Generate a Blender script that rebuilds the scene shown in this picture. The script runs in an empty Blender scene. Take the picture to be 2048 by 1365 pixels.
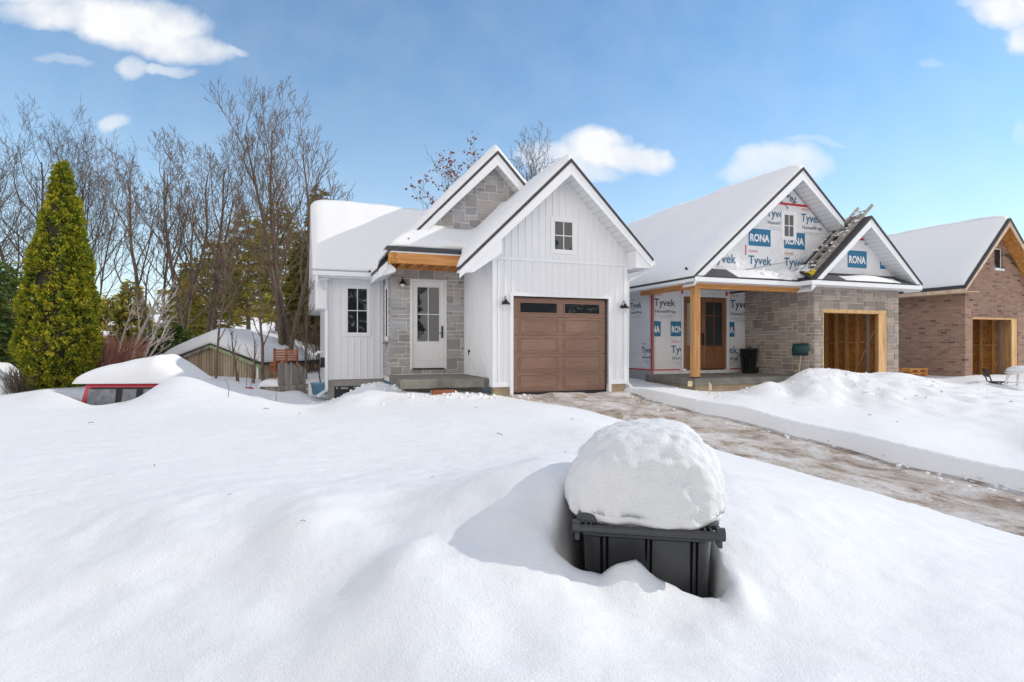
import bpy, bmesh, math, random
import numpy as np
from mathutils import Vector, Matrix, noise as mn
C = bpy.context.scene
col = C.collection
R = math.radians

# ------------------------------------------------------------------ camera, world, sun
FPX, CX, HY, EYE = 1150.0, 1024.0, 692.0, 1.2
cam = bpy.data.cameras.new('camera')
camo = bpy.data.objects.new('camera', cam)
col.objects.link(camo)
camo.location = (0, 0, EYE)
camo.rotation_euler = (R(90), 0, 0)
cam.sensor_width = 36.0
cam.lens = 36.0 * FPX / 2048
cam.shift_y = (HY - 682.5) / 2048
cam.clip_start = 0.05
cam.clip_end = 3000
C.camera = camo

SUN_AZ, SUN_EL = 10.0, 31.0        # azimuth counted from +X towards +Y
sdir = Vector((math.cos(R(SUN_AZ)) * math.cos(R(SUN_EL)), math.sin(R(SUN_AZ)) * math.cos(R(SUN_EL)), math.sin(R(SUN_EL))))
sl = bpy.data.lights.new('sun', 'SUN')
sl.energy = 2.25
sl.angle = R(0.6)
sl.color = (1.0, 0.945, 0.865)
so = bpy.data.objects.new('sun', sl)
col.objects.link(so)
so.rotation_euler = sdir.to_track_quat('Z', 'Y').to_euler()

C.view_settings.view_transform = 'Standard'
C.view_settings.look = 'None'
C.view_settings.gamma = 1
C.view_settings.exposure = 0.17

world = bpy.data.worlds.new('World')
C.world = world
world.use_nodes = True
wt = world.node_tree
wt.nodes.clear()
class NT:
    """tiny helper for node graphs"""
    def __init__(s, tree): s.t = tree
    def n(s, kind, **kw):
        nd = s.t.nodes.new(kind)
        for k, v in kw.items():
            if k.startswith('i_'):
                key = k[2:]
                key = int(key) if key.isdigit() else key.replace('_', ' ')
                if isinstance(v, bpy.types.NodeSocket): s.t.links.new(v, nd.inputs[key])
                else: nd.inputs[key].default_value = v
            else: setattr(nd, k, v)
        return nd
    def l(s, a, b): s.t.links.new(a, b)
    def m(s, op, a, b=None, c=None, clamp=False):
        nd = s.t.nodes.new('ShaderNodeMath'); nd.operation = op; nd.use_clamp = clamp
        for i, v in enumerate((a, b, c)):
            if v is None: continue
            if isinstance(v, bpy.types.NodeSocket): s.t.links.new(v, nd.inputs[i])
            else: nd.inputs[i].default_value = v
        return nd.outputs[0]
    def mix(s, f, a, b):
        nd = s.t.nodes.new('ShaderNodeMix'); nd.data_type = 'RGBA'
        for i, v in ((0, f), (6, a), (7, b)):
            if isinstance(v, bpy.types.NodeSocket): s.t.links.new(v, nd.inputs[i])
            else: nd.inputs[i].default_value = v if i == 0 else (*v, 1)[:4]
        return nd.outputs[2]
    def ramp(s, f, stops):
        nd = s.t.nodes.new('ShaderNodeValToRGB'); s.t.links.new(f, nd.inputs[0])
        e = nd.color_ramp.elements
        while len(e) < len(stops): e.new(0.5)
        for x, (p, c) in zip(e, stops):
            x.position = p; x.color = (*c, 1) if not isinstance(c, float) else (c, c, c, 1)
        return nd.outputs[0]

def build_world():
    N = NT(wt)
    sky = N.n('ShaderNodeTexSky', sky_type='NISHITA', sun_disc=False)
    sky.sun_elevation = R(SUN_EL)
    sky.sun_rotation = math.atan2(sdir.x, sdir.y)
    sky.air_density = 1.0; sky.dust_density = 0.1; sky.ozone_density = 2.5
    hs = N.n('ShaderNodeHueSaturation', i_Saturation=1.2, i_Value=1.0, i_Color=sky.outputs[0])
    tc = N.n('ShaderNodeTexCoord')
    sp = N.n('ShaderNodeSeparateXYZ'); N.l(tc.outputs['Generated'], sp.inputs[0])
    yy = N.m('MAXIMUM', sp.outputs[1], 0.02)
    gx = N.m('DIVIDE', sp.outputs[0], yy); gz = N.m('DIVIDE', sp.outputs[2], yy)
    pv = N.n('ShaderNodeCombineXYZ', i_X=gx, i_Y=gz)
    nz = N.n('ShaderNodeTexNoise', i_Scale=7.0, i_Detail=7.0, i_Roughness=0.56, i_Vector=pv.outputs[0])
    ns = N.n('ShaderNodeSeparateXYZ'); N.l(nz.outputs['Color'], ns.inputs[0])
    wx = N.m('MULTIPLY_ADD', ns.outputs[0], 0.11, -0.055)
    wz = N.m('MULTIPLY_ADD', ns.outputs[1], 0.075, -0.0375)
    qx = N.m('ADD', gx, wx); qz = N.m('ADD', gz, wz)
    # cumulus puffs: direction centre (px, py), radii, tilt in degrees, density
    puffs = [(265, 40, 150, 52, -8, 1), (120, 22, 130, 30, 4, .8), (350, 82, 120, 34, -16, .85), (440, 98, 60, 13, -12, .5),
             (345, 132, 60, 13, -8, .6), (275, 125, 38, 26, 0, .6), (60, -30, 260, 50, 0, .8),
             (120, 112, 62, 12, -6, .35), (222, 240, 36, 16, 10, .5),
             (1195, 290, 78, 44, 0, 1), (1262, 308, 82, 34, -10, 1), (1120, 318, 90, 42, 0, .75), (1170, 340, 90, 22, 0, .6),
             (1560, 335, 100, 44, 0, .8), (1625, 286, 62, 9, 0, .3), (1500, 352, 70, 24, 0, .55),
             (2040, 22, 100, 46, 0, 1), (2036, 80, 40, 34, 10, .75), (1848, 137, 22, 8, 0, .25), (2040, 262, 16, 34, 0, .3), (1975, 5, 60, 20, 0, .5)]
    tot = None
    for (px, py, rx, ry, a, k) in puffs:
        cx = (px - CX) / FPX; cz = (HY - py) / FPX
        dx = N.m('SUBTRACT', qx, cx); dz = N.m('SUBTRACT', qz, cz)
        ca, sa = math.cos(R(a)), math.sin(R(a))
        u = N.m('ADD', N.m('MULTIPLY', dx, ca * FPX / rx), N.m('MULTIPLY', dz, sa * FPX / rx))
        v = N.m('ADD', N.m('MULTIPLY', dz, ca * FPX / ry), N.m('MULTIPLY', dx, -sa * FPX / ry))
        r2 = N.m('ADD', N.m('MULTIPLY', u, u), N.m('MULTIPLY', v, v))
        g = N.m('MULTIPLY', N.m('SUBTRACT', 1.3, r2, clamp=False), 1.05)
        g = N.m('MULTIPLY', N.m('SMOOTH_MIN', N.m('MAXIMUM', g, 0.0), 1.0, 0.4), k)
        tot = g if tot is None else N.m('SMOOTH_MAX', tot, g, 0.15)
    nz2 = N.n('ShaderNodeTexNoise', i_Scale=12.0, i_Detail=5.0, i_Vector=pv.outputs[0])
    dens = N.m('MULTIPLY', tot, N.m('MULTIPLY_ADD', nz2.outputs[0], 1.5, 0.28), clamp=True)
    dens = N.m('MULTIPLY', dens, N.m('GREATER_THAN', sp.outputs[1], 0.03))
    # unseen white cloud added overhead, left and behind as fill light for the shade
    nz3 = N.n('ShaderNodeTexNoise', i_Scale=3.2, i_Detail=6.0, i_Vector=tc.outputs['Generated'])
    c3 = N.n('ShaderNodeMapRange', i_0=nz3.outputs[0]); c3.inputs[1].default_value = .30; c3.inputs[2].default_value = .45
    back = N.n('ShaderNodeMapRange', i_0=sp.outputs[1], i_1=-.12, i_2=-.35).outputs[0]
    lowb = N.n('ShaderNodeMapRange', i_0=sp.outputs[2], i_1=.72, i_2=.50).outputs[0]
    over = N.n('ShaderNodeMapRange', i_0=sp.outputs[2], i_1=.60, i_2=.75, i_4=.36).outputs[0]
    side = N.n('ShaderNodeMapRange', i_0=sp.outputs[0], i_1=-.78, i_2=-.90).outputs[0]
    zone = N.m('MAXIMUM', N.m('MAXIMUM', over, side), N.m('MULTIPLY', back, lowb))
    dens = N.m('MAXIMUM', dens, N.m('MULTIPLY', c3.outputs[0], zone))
    # a pale veil towards the horizon
    veil = N.m('MULTIPLY', N.m('POWER', N.m('SUBTRACT', 1.0, N.m('MINIMUM', N.m('MAXIMUM', sp.outputs[2], 0.0), 1.0)), 5.0), 0.95)
    gm = N.n('ShaderNodeMix', data_type='RGBA', blend_type='MULTIPLY'); gm.inputs[0].default_value = 1; gm.inputs[7].default_value = (1.14, 1.33, 1.28, 1); N.l(hs.outputs[0], gm.inputs[6])
    base = N.mix(veil, gm.outputs[2], (5.9, 6.5, 7.0))
    ccol = N.mix(N.m('MULTIPLY_ADD', nz2.outputs[0], 1.2, -0.25, clamp=True), (6.3, 6.4, 6.6), (7.3, 7.25, 7.2))
    ccol = N.mix(N.m('GREATER_THAN', zone, .01), ccol, (11.2, 10.4, 9.6))  # added fill cloud is brighter than the visible puffs
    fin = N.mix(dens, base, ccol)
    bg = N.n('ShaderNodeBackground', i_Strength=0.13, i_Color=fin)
    out = N.n('ShaderNodeOutputWorld'); N.l(bg.outputs[0], out.inputs[0])
build_world()

# ------------------------------------------------------------------ house frame and pixel helpers
ANG = R(20.7)
Wv = Vector((math.cos(ANG), math.sin(ANG)))
Dv = Vector((-math.sin(ANG), math.cos(ANG)))
ORG = Vector((0.025, 14.3))
def HW(s, t, z=0.0): return Vector((ORG.x + s*Wv.x + t*Dv.x, ORG.y + s*Wv.y + t*Dv.y, z))
def WH(x, y):
    r = Vector((x, y)) - ORG
    return r.dot(Wv), r.dot(Dv)
def W(px, py, Y): return Vector(((px - CX) / FPX * Y, Y, EYE - (py - HY) / FPX * Y))
def PT(px, py, t):       # point on a wall plane t = const -> (s, z)
    k = (px - CX) / FPX
    b = ORG + t * Dv
    s = (k*b.y - b.x) / (Wv.x - k*Wv.y)
    Y = b.y + s*Wv.y
    return s, EYE - (py - HY) * Y / FPX
def PS(px, py, s):       # point on a wall plane s = const -> (t, z)
    k = (px - CX) / FPX
    b = ORG + s * Wv
    t = (k*b.y - b.x) / (Dv.x - k*Dv.y)
    Y = b.y + t*Dv.y
    return t, EYE - (py - HY) * Y / FPX

# ------------------------------------------------------------------ mesh helpers
class MB:
    def __init__(s): s.v = []; s.f = []; s.m = []; s.c = []
    def add(s, vs, fs, m=0, c=None):
        b = len(s.v); s.v += [tuple(v) for v in vs]
        for f in fs:
            s.f.append(tuple(b + i for i in f)); s.m.append(m); s.c.append(c)
        return s
    def box(s, x0, x1, y0, y1, z0, z1, m=0, c=None):
        x0, x1 = min(x0, x1), max(x0, x1); y0, y1 = min(y0, y1), max(y0, y1); z0, z1 = min(z0, z1), max(z0, z1)
        vs = [(x, y, z) for z in (z0, z1) for y in (y0, y1) for x in (x0, x1)]
        return s.add(vs, [(0,2,3,1), (4,5,7,6), (0,1,5,4), (2,6,7,3), (0,4,6,2), (1,3,7,5)], m, c)
    def prism(s, poly, fn, a0, a1, m=0, c=None):
        """poly: 2-D points; fn(u, v, a) -> 3-D"""
        n = len(poly)
        vs = [fn(u, v, a0) for u, v in poly] + [fn(u, v, a1) for u, v in poly]
        fs = [tuple(range(n))[::-1], tuple(range(n, 2*n))] + [(i, (i+1) % n, n + (i+1) % n, n + i) for i in range(n)]
        return s.add(vs, fs, m, c)
    def beam(s, a, b, w, h, m=0, up=(0, 0, 1), c=None):
        a = Vector(a); b = Vector(b); d = (b - a).normalized()
        u = Vector(up); x = d.cross(u)
        if x.length < 1e-4: x = d.cross(Vector((0, 1, 0)))
        x.normalize(); y = x.cross(d).normalized()
        vs = []
        for p in (a, b):
            for i, j in ((-1, -1), (1, -1), (1, 1), (-1, 1)): vs.append(p + x*i*w/2 + y*j*h/2)
        return s.add(vs, [(3,2,1,0), (4,5,6,7), (0,1,5,4), (1,2,6,5), (2,3,7,6), (3,0,4,7)], m, c)
    def tube(s, pts, rads, n=8, m=0, c=None, cap=True):
        pts = [Vector(p) for p in pts]
        if not hasattr(rads, '__len__'): rads = [rads] * len(pts)
        vs = []; ref = None
        for i, p in enumerate(pts):
            d = (pts[min(i+1, len(pts)-1)] - pts[max(i-1, 0)])
            if d.length < 1e-7: d = Vector((0, 0, 1))
            d.normalize()
            if ref is None: ref = Vector((1, 0, 0)) if abs(d.x) < .8 else Vector((0, 1, 0))
            x = (ref - d * ref.dot(d)).normalized(); ref = x; y = d.cross(x)
            for k in range(n):
                a = 2*math.pi*k/n
                vs.append(p + (x*math.cos(a) + y*math.sin(a)) * rads[i])
        fs = []
        for i in range(len(pts)-1):
            for k in range(n):
                k2 = (k+1) % n
                fs.append((i*n+k, i*n+k2, (i+1)*n+k2, (i+1)*n+k))
        if cap:
            fs.append(tuple(range(n))[::-1]); fs.append(tuple(range((len(pts)-1)*n, len(pts)*n)))
        return s.add(vs, fs, m, c)
    def lathe(s, prof, n=20, org=(0, 0, 0), m=0, sx=1, sy=1):
        vs = []
        for r, z in prof:
            for k in range(n):
                a = 2*math.pi*k/n
                vs.append((org[0] + r*math.cos(a)*sx, org[1] + r*math.sin(a)*sy, org[2] + z))
        fs = [(i*n+k, i*n+(k+1) % n, (i+1)*n+(k+1) % n, (i+1)*n+k) for i in range(len(prof)-1) for k in range(n)]
        fs.append(tuple(range(n))[::-1]); fs.append(tuple(range((len(prof)-1)*n, len(prof)*n)))
        return s.add(vs, fs, m)
    def build(s, name, mats, parent=None, smooth=False, bevel=0.0, seg=2, ang=30):
        me = bpy.data.meshes.new(name)
        me.from_pydata(s.v, [], s.f)
        if not isinstance(mats, (list, tuple)): mats = [mats]
        for mt in mats: me.materials.append(mt)
        if len(mats) > 1: me.polygons.foreach_set('material_index', s.m)
        if any(c is not None for c in s.c):
            at = me.color_attributes.new('tone', 'FLOAT_COLOR', 'CORNER')
            arr = []
            for p, c in zip(s.f, s.c):
                cc = c if c is not None else (1, 1, 1)
                for _ in p: arr += [cc[0], cc[1], cc[2], 1.0]
            at.data.foreach_set('color', arr)
        if smooth: me.polygons.foreach_set('use_smooth', [True] * len(me.polygons))
        me.update()
        o = bpy.data.objects.new(name, me)
        col.objects.link(o)
        if parent is not None: o.parent = parent
        if bevel:
            b = o.modifiers.new('bevel', 'BEVEL'); b.width = bevel; b.segments = seg; b.limit_method = 'ANGLE'; b.angle_limit = R(ang)
        return o
def tag(o, label=None, cat=None, group=None, kind=None):
    if label: o['label'] = label
    if cat: o['category'] = cat
    if group: o['group'] = group
    if kind: o['kind'] = kind
    return o
def empty(name, loc, rz=0.0, **kw):
    o = bpy.data.objects.new(name, None)
    o.empty_display_size = 0.2
    col.objects.link(o); o.location = loc; o.rotation_euler = (0, 0, rz)
    return tag(o, **kw)

def text_faces(body, height, width=None, bold=0.0, clip=None, spacing=1.0, shear=0.0, rot=0.0, off=(0, 0)):
    """returns (verts2d, faces) of a text, lower-left at the origin, x-height scaled so that capital height = height"""
    cu = bpy.data.curves.new('txt', 'FONT')
    cu.body = body; cu.size = 1; cu.offset = bold; cu.space_character = spacing; cu.shear = shear
    cu.resolution_u = 3
    o = bpy.data.objects.new('txt', cu); col.objects.link(o)
    dg = bpy.context.evaluated_depsgraph_get(); dg.update()
    me = bpy.data.meshes.new_from_object(o.evaluated_get(dg))
    bm = bmesh.new(); bm.from_mesh(me)
    bpy.data.objects.remove(o); bpy.data.curves.remove(cu); bpy.data.meshes.remove(me)
    bmesh.ops.remove_doubles(bm, verts=bm.verts, dist=1e-5)
    xs = [v.co.x for v in bm.verts]
    x0, x1 = min(xs), max(xs)
    sy = height / 0.72
    sx = sy if width is None else width / (x1 - x0)
    ca, sa = math.cos(rot), math.sin(rot)
    for v in bm.verts:
        x, y = (v.co.x - x0) * sx, v.co.y * sy
        v.co = (off[0] + x*ca - y*sa, off[1] + x*sa + y*ca, 0)
    if clip:
        for (p, n) in clip:
            g = bm.verts[:] + bm.edges[:] + bm.faces[:]
            bmesh.ops.bisect_plane(bm, geom=g, plane_co=(p[0], p[1], 0), plane_no=(n[0], n[1], 0), clear_outer=True)
    bm.verts.index_update()
    vs = [(v.co.x, v.co.y) for v in bm.verts]
    fs = [tuple(v.index for v in f.verts) for f in bm.faces]
    bm.free()
    return vs, fs

# ------------------------------------------------------------------ materials
def new_mat(name):
    m = bpy.data.materials.new(name); m.use_nodes = True
    t = m.node_tree; t.nodes.clear(); N = NT(t)
    b = N.n('ShaderNodeBsdfPrincipled'); o = N.n('ShaderNodeOutputMaterial'); N.l(b.outputs[0], o.inputs[0])
    return m, N, b
def coord(N, scale=(1, 1, 1)):
    tc = N.n('ShaderNodeTexCoord')
    mp = N.n('ShaderNodeMapping', i_Scale=scale, i_Vector=tc.outputs['Object'])
    return mp.outputs[0]
def bump(N, b, h, strength=0.3, dist=0.02):
    bp = N.n('ShaderNodeBump', i_Strength=strength, i_Distance=dist, i_Height=h)
    N.l(bp.outputs[0], b.inputs['Normal']); return bp
def plain(name, colr, rough=0.6, metal=0.0, var=0.12, scale=6.0, bstr=0.15, bscale=40.0, spec=0.5, stretch=(1, 1, 1)):
    m, N, b = new_mat(name)
    v = coord(N, stretch)
    n1 = N.n('ShaderNodeTexNoise', i_Scale=scale, i_Detail=5.0, i_Vector=v)
    dark = tuple(c * (1 - var) for c in colr); lite = tuple(min(1, c * (1 + var)) for c in colr)
    N.l(N.mix(N.m('MULTIPLY_ADD', n1.outputs[0], 1.8, -0.4, clamp=True), dark, lite), b.inputs['Base Color'])
    b.inputs['Roughness'].default_value = rough; b.inputs['Metallic'].default_value = metal
    b.inputs['Specular IOR Level'].default_value = spec
    if bstr:
        n2 = N.n('ShaderNodeTexNoise', i_Scale=bscale, i_Detail=3.0, i_Vector=v)
        bump(N, b, n2.outputs[0], bstr, 0.01)
    return m
def mat_snow(name='snow', grain=1.0, lump=1.0, alb=(0.81, 0.812, 0.815)):
    m, N, b = new_mat(name)
    v = coord(N)
    n1 = N.n('ShaderNodeTexNoise', i_Scale=1.6, i_Detail=3.0, i_Roughness=0.5, i_Vector=v)
    n2 = N.n('ShaderNodeTexNoise', i_Scale=9.0, i_Detail=4.0, i_Roughness=0.5, i_Vector=v)
    n3 = N.n('ShaderNodeTexNoise', i_Scale=120.0, i_Detail=3.0, i_Roughness=0.7, i_Vector=v)
    h = N.m('ADD', N.m('MULTIPLY', n1.outputs[0], 0.05*lump), N.m('ADD', N.m('MULTIPLY', n2.outputs[0], 0.014*lump), N.m('MULTIPLY', n3.outputs[0], 0.0055*grain)))
    bp = N.n('ShaderNodeBump', i_Strength=0.75, i_Distance=1.0, i_Height=h); N.l(bp.outputs[0], b.inputs['Normal'])
    N.l(N.mix(n2.outputs[0], tuple(c*.97 for c in alb), alb), b.inputs['Base Color'])
    b.inputs['Roughness'].default_value = 0.62
    b.inputs['Specular IOR Level'].default_value = 0.25
    # ice-crystal glints: rare, tiny facets
    vo = N.n('ShaderNodeTexVoronoi', i_Scale=230.0, i_Vector=v)
    sp = N.n('ShaderNodeSeparateXYZ'); N.l(vo.outputs['Color'], sp.inputs[0])
    g = N.m('GREATER_THAN', sp.outputs[0], 0.965)
    N.l(N.m('MULTIPLY_ADD', g, -0.34, 0.62), b.inputs['Roughness'])
    return m
M = {}
M['snow'] = mat_snow()
M['roofsnow'] = mat_snow('roof_snow', 0.6, 0.35)
M['siding'] = plain('white_siding', (0.79, 0.80, 0.82), 0.45, var=0.025, scale=1.5, bstr=0.05)
M['trim'] = plain('white_trim', (0.80, 0.81, 0.83), 0.4, var=0.02, scale=2, bstr=0.03)
M['door_white'] = plain('white_door', (0.80, 0.80, 0.80), 0.35, var=0.02, scale=2, bstr=0.02)
M['shingle'] = plain('dark_shingle', (0.055, 0.055, 0.06), 0.85, var=0.4, scale=18, bstr=0.5, bscale=60)
M['drip'] = plain('dark_drip_edge', (0.035, 0.038, 0.045), 0.6, var=0.2, bstr=0.1)
M['charcoal'] = plain('charcoal_flashing', (0.045, 0.05, 0.058), 0.55, var=0.15, scale=3, bstr=0.1)
M['concrete'] = plain('damp_concrete', (0.20, 0.19, 0.16), 0.8, var=0.35, scale=3.5, bstr=0.4, bscale=30)
M['found'] = plain('tan_foundation', (0.34, 0.26, 0.17), 0.85, var=0.3, scale=3, bstr=0.3)
M['found_grey'] = plain('grey_foundation', (0.30, 0.28, 0.27), 0.85, var=0.2, scale=3, bstr=0.3)
M['black_metal'] = plain('black_metal', (0.025, 0.022, 0.022), 0.4, metal=0.6, var=0.2, bstr=0.05)
M['black_plastic'] = plain('black_plastic', (0.02, 0.021, 0.023), 0.42, var=0.25, scale=5, bstr=0.1, bscale=120)
M['bin'] = plain('bin_plastic', (0.045, 0.047, 0.052), 0.26, var=0.2, scale=4, bstr=0.06, bscale=90)
M['red_tape'] = plain('red_tape', (0.55, 0.012, 0.03), 0.4, var=0.1, bstr=0.05)
M['blue_ink'] = plain('blue_ink', (0.012, 0.13, 0.24), 0.6, var=0.05, bstr=0)
M['logo_blue'] = plain('logo_blue', (0.015, 0.16, 0.30), 0.6, var=0.05, bstr=0)
M['navy_ink'] = plain('navy_ink', (0.03, 0.055, 0.11), 0.6, var=0.05, bstr=0)
M['grey_ink'] = plain('grey_ink', (0.35, 0.36, 0.38), 0.6, var=0.05, bstr=0)
M['pink_ink'] = plain('faded_red_ink', (0.62, 0.16, 0.15), 0.6, var=0.1, bstr=0)
M['white_ink'] = plain('white_ink', (0.82, 0.83, 0.85), 0.6, var=0.02, bstr=0)
M['metal'] = plain('grey_metal', (0.42, 0.43, 0.45), 0.35, metal=0.7, var=0.1, bstr=0.05)
M['yellow'] = plain('yellow_strap', (0.75, 0.55, 0.03), 0.5, var=0.1, bstr=0.05)
M['truck_red'] = plain('red_truck_paint', (0.50, 0.03, 0.055), 0.3, var=0.08, bstr=0.02)
M['green_plastic'] = plain('dark_green_plastic', (0.012, 0.05, 0.052), 0.4, var=0.1, bstr=0.05)
M['slot_shade'] = plain('painted_slot_shade', (0.006, 0.006, 0.007), 0.9, var=0.1, bstr=0, spec=0.0)  # near-black put in for the shade of slots, nothing is cut in
M['blue_tub'] = plain('blue_tub', (0.16, 0.33, 0.47), 0.45, var=0.1, bstr=0.05)
M['black_rubber'] = plain('black_rubber', (0.02, 0.02, 0.02), 0.8, var=0.2)
def mat_wrap():
    m, N, b = new_mat('house_wrap')
    v = coord(N)
    n1 = N.n('ShaderNodeTexNoise', i_Scale=1.2, i_Detail=4.0, i_Vector=v)
    N.l(N.mix(n1.outputs[0], (0.68, 0.69, 0.71), (0.80, 0.80, 0.81)), b.inputs['Base Color'])
    b.inputs['Roughness'].default_value = 0.5
    n2 = N.n('ShaderNodeTexNoise', i_Scale=2.5, i_Detail=6.0, i_Distortion=1.2, i_Vector=v)
    bump(N, b, n2.outputs[0], 0.9, 0.08)
    return m
M['wrap'] = mat_wrap()
def mat_wood(name, c1, c2, c3, axis=2, freq=14.0, rough=0.65):
    m, N, b = new_mat(name)
    sc = [freq, freq, freq]; sc[axis] = freq*0.07
    v = coord(N, tuple(sc))
    n1 = N.n('ShaderNodeTexNoise', i_Scale=1.0, i_Detail=6.0, i_Distortion=0.6, i_Vector=v)
    col_ = N.ramp(n1.outputs[0], [(0.3, c1), (0.52, c2), (0.72, c3)])
    v2 = coord(N, (1, 1, 1))
    kn = N.n('ShaderNodeTexVoronoi', i_Scale=4.2, i_Vector=v2)
    k = N.m('LESS_THAN', kn.outputs['Distance'], 0.10)
    N.l(N.mix(N.m('MULTIPLY', k, 0.55), col_, tuple(c*.35 for c in c1)), b.inputs['Base Color'])
    b.inputs['Roughness'].default_value = rough
    bump(N, b, n1.outputs[0], 0.25, 0.01)
    return m
M['timber'] = mat_wood('new_timber_upright', (0.42, 0.19, 0.06), (0.56, 0.28, 0.10), (0.66, 0.36, 0.15), 2)
M['timber_s'] = mat_wood('new_timber_beam', (0.46, 0.18, 0.045), (0.60, 0.27, 0.08), (0.68, 0.35, 0.13), 0)
M['timber_t'] = mat_wood('new_timber_side', (0.44, 0.18, 0.05), (0.58, 0.27, 0.09), (0.66, 0.34, 0.13), 1)
M['stud'] = mat_wood('stud_wood', (0.55, 0.30, 0.11), (0.72, 0.43, 0.19), (0.80, 0.54, 0.28), 2)
M['door_wood'] = mat_wood('brown_door_wood', (0.15, 0.06, 0.025), (0.22, 0.095, 0.04), (0.29, 0.13, 0.06), 2, 10, 0.45)
M['old_wood'] = mat_wood('weathered_wood', (0.11, 0.10, 0.09), (0.22, 0.20, 0.175), (0.33, 0.30, 0.27), 2, 10, 0.85)
M['ladder_wood'] = mat_wood('weathered_rail', (0.22, 0.2, 0.17), (0.34, 0.31, 0.27), (0.46, 0.43, 0.38), 0, 10, 0.8)
M['slat_wood'] = mat_wood('brown_slats', (0.20, 0.06, 0.025), (0.33, 0.115, 0.045), (0.42, 0.18, 0.08), 0, 8, 0.75)
M['pale_wood'] = mat_wood('pale_stick', (0.45, 0.32, 0.2), (0.6, 0.45, 0.3), (0.7, 0.56, 0.4), 2, 12, 0.6)
def mat_osb():
    m, N, b = new_mat('strand_board')
    v = coord(N, (1, 1, 1))
    vo = N.n('ShaderNodeTexNoise', i_Scale=7.0, i_Detail=4.0, i_Distortion=3.5, i_Vector=v)
    n2 = N.n('ShaderNodeTexNoise', i_Scale=2.5, i_Detail=3.0, i_Vector=v)
    c1 = N.ramp(vo.outputs[0], [(0.33, (0.24, 0.08, 0.018)), (0.5, (0.55, 0.24, 0.055)), (0.62, (0.75, 0.42, 0.13))])
    N.l(N.mix(N.m('MULTIPLY', n2.outputs[0], 0.5), c1, (0.46, 0.18, 0.04)), b.inputs['Base Color'])
    b.inputs['Roughness'].default_value = 0.7
    return m
M['osb'] = mat_osb()
def mat_garage():
    m, N, b = new_mat('brown_garage_door')
    v = coord(N, (3.0, 3.0, 60.0))
    n1 = N.n('ShaderNodeTexNoise', i_Scale=1.0, i_Detail=5.0, i_Distortion=0.4, i_Vector=v)
    N.l(N.ramp(n1.outputs[0], [(0.3, (0.20, 0.112, 0.078)), (0.55, (0.25, 0.143, 0.102)), (0.75, (0.30, 0.175, 0.128))]), b.inputs['Base Color'])
    b.inputs['Roughness'].default_value = 0.5
    bump(N, b, n1.outputs[0], 0.35, 0.006)
    return m
M['garage'] = mat_garage()
def mat_stone(name, mul):
    m, N, b = new_mat(name)
    at = N.n('ShaderNodeAttribute', attribute_name='tone')
    v = coord(N)
    n1 = N.n('ShaderNodeTexNoise', i_Scale=14.0, i_Detail=6.0, i_Roughness=0.6, i_Vector=v)
    n2 = N.n('ShaderNodeTexNoise', i_Scale=3.0, i_Detail=3.0, i_Vector=v)
    f = N.m('ADD', N.m('MULTIPLY', n1.outputs[0], 0.7), N.m('MULTIPLY', n2.outputs[0], 0.5))
    c = N.mix(N.m('MULTIPLY_ADD', f, 1.4, -0.5, clamp=True), tuple(x*.78 for x in mul), tuple(x*1.22 for x in mul))
    vm = N.n('ShaderNodeMix', data_type='RGBA', blend_type='MULTIPLY'); vm.inputs[0].default_value = 1
    N.l(c, vm.inputs[6]); N.l(at.outputs['Color'], vm.inputs[7])
    N.l(vm.outputs[2], b.inputs['Base Color'])
    b.inputs['Roughness'].default_value = 0.85
    bump(N, b, n1.outputs[0], 0.6, 0.03)
    return m
M['stone1'] = mat_stone('grey_stone', (0.40, 0.385, 0.385))
M['stone2'] = mat_stone('brown_grey_stone', (0.375, 0.315, 0.27))
M['mortar'] = plain('pale_mortar', (0.74, 0.72, 0.69), 0.9, var=0.12, scale=8, bstr=0.4)
M['mortar2'] = plain('tan_mortar', (0.60, 0.55, 0.49), 0.9, var=0.12, scale=8, bstr=0.4)
def mat_brick(side):
    m, N, b = new_mat('brick_side' if side else 'brick_front')
    tc = N.n('ShaderNodeTexCoord'); sp = N.n('ShaderNodeSeparateXYZ'); N.l(tc.outputs['Object'], sp.inputs[0])
    cb = N.n('ShaderNodeCombineXYZ', i_X=sp.outputs[1 if side else 0], i_Y=sp.outputs[2])
    br = N.n('ShaderNodeTexBrick', i_Scale=1.0, i_Vector=cb.outputs[0])
    br.inputs['Mortar Size'].default_value = 0.009; br.inputs['Brick Width'].default_value = 0.25; br.inputs['Row Height'].default_value = 0.085
    br.inputs['Color1'].default_value = (0, 0, 0, 1); br.inputs['Color2'].default_value = (1, 1, 1, 1); br.inputs['Mortar'].default_value = (.5, .5, .5, 1)
    nz = N.n('ShaderNodeTexNoise', i_Scale=1.1, i_Detail=3.0, i_Vector=cb.outputs[0])
    c = N.ramp(br.outputs['Color'], [(0.0, (0.07, 0.05, 0.055)), (0.06, (0.19, 0.105, 0.072)), (0.25, (0.28, 0.16, 0.11)), (0.6, (0.32, 0.188, 0.13)), (1.0, (0.37, 0.23, 0.16))])
    c = N.mix(N.m('MULTIPLY', br.outputs['Fac'], 0.8), c, (0.33, 0.25, 0.19))
    c = N.mix(N.m('MULTIPLY', nz.outputs[0], 0.3), c, (0.29, 0.2, 0.17))
    N.l(c, b.inputs['Base Color']); b.inputs['Roughness'].default_value = 0.85
    bump(N, b, N.m('SUBTRACT', 1.0, br.outputs['Fac']), 0.5, 0.01)
    return m
M['brick'] = mat_brick(False); M['brick_side'] = mat_brick(True)
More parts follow.
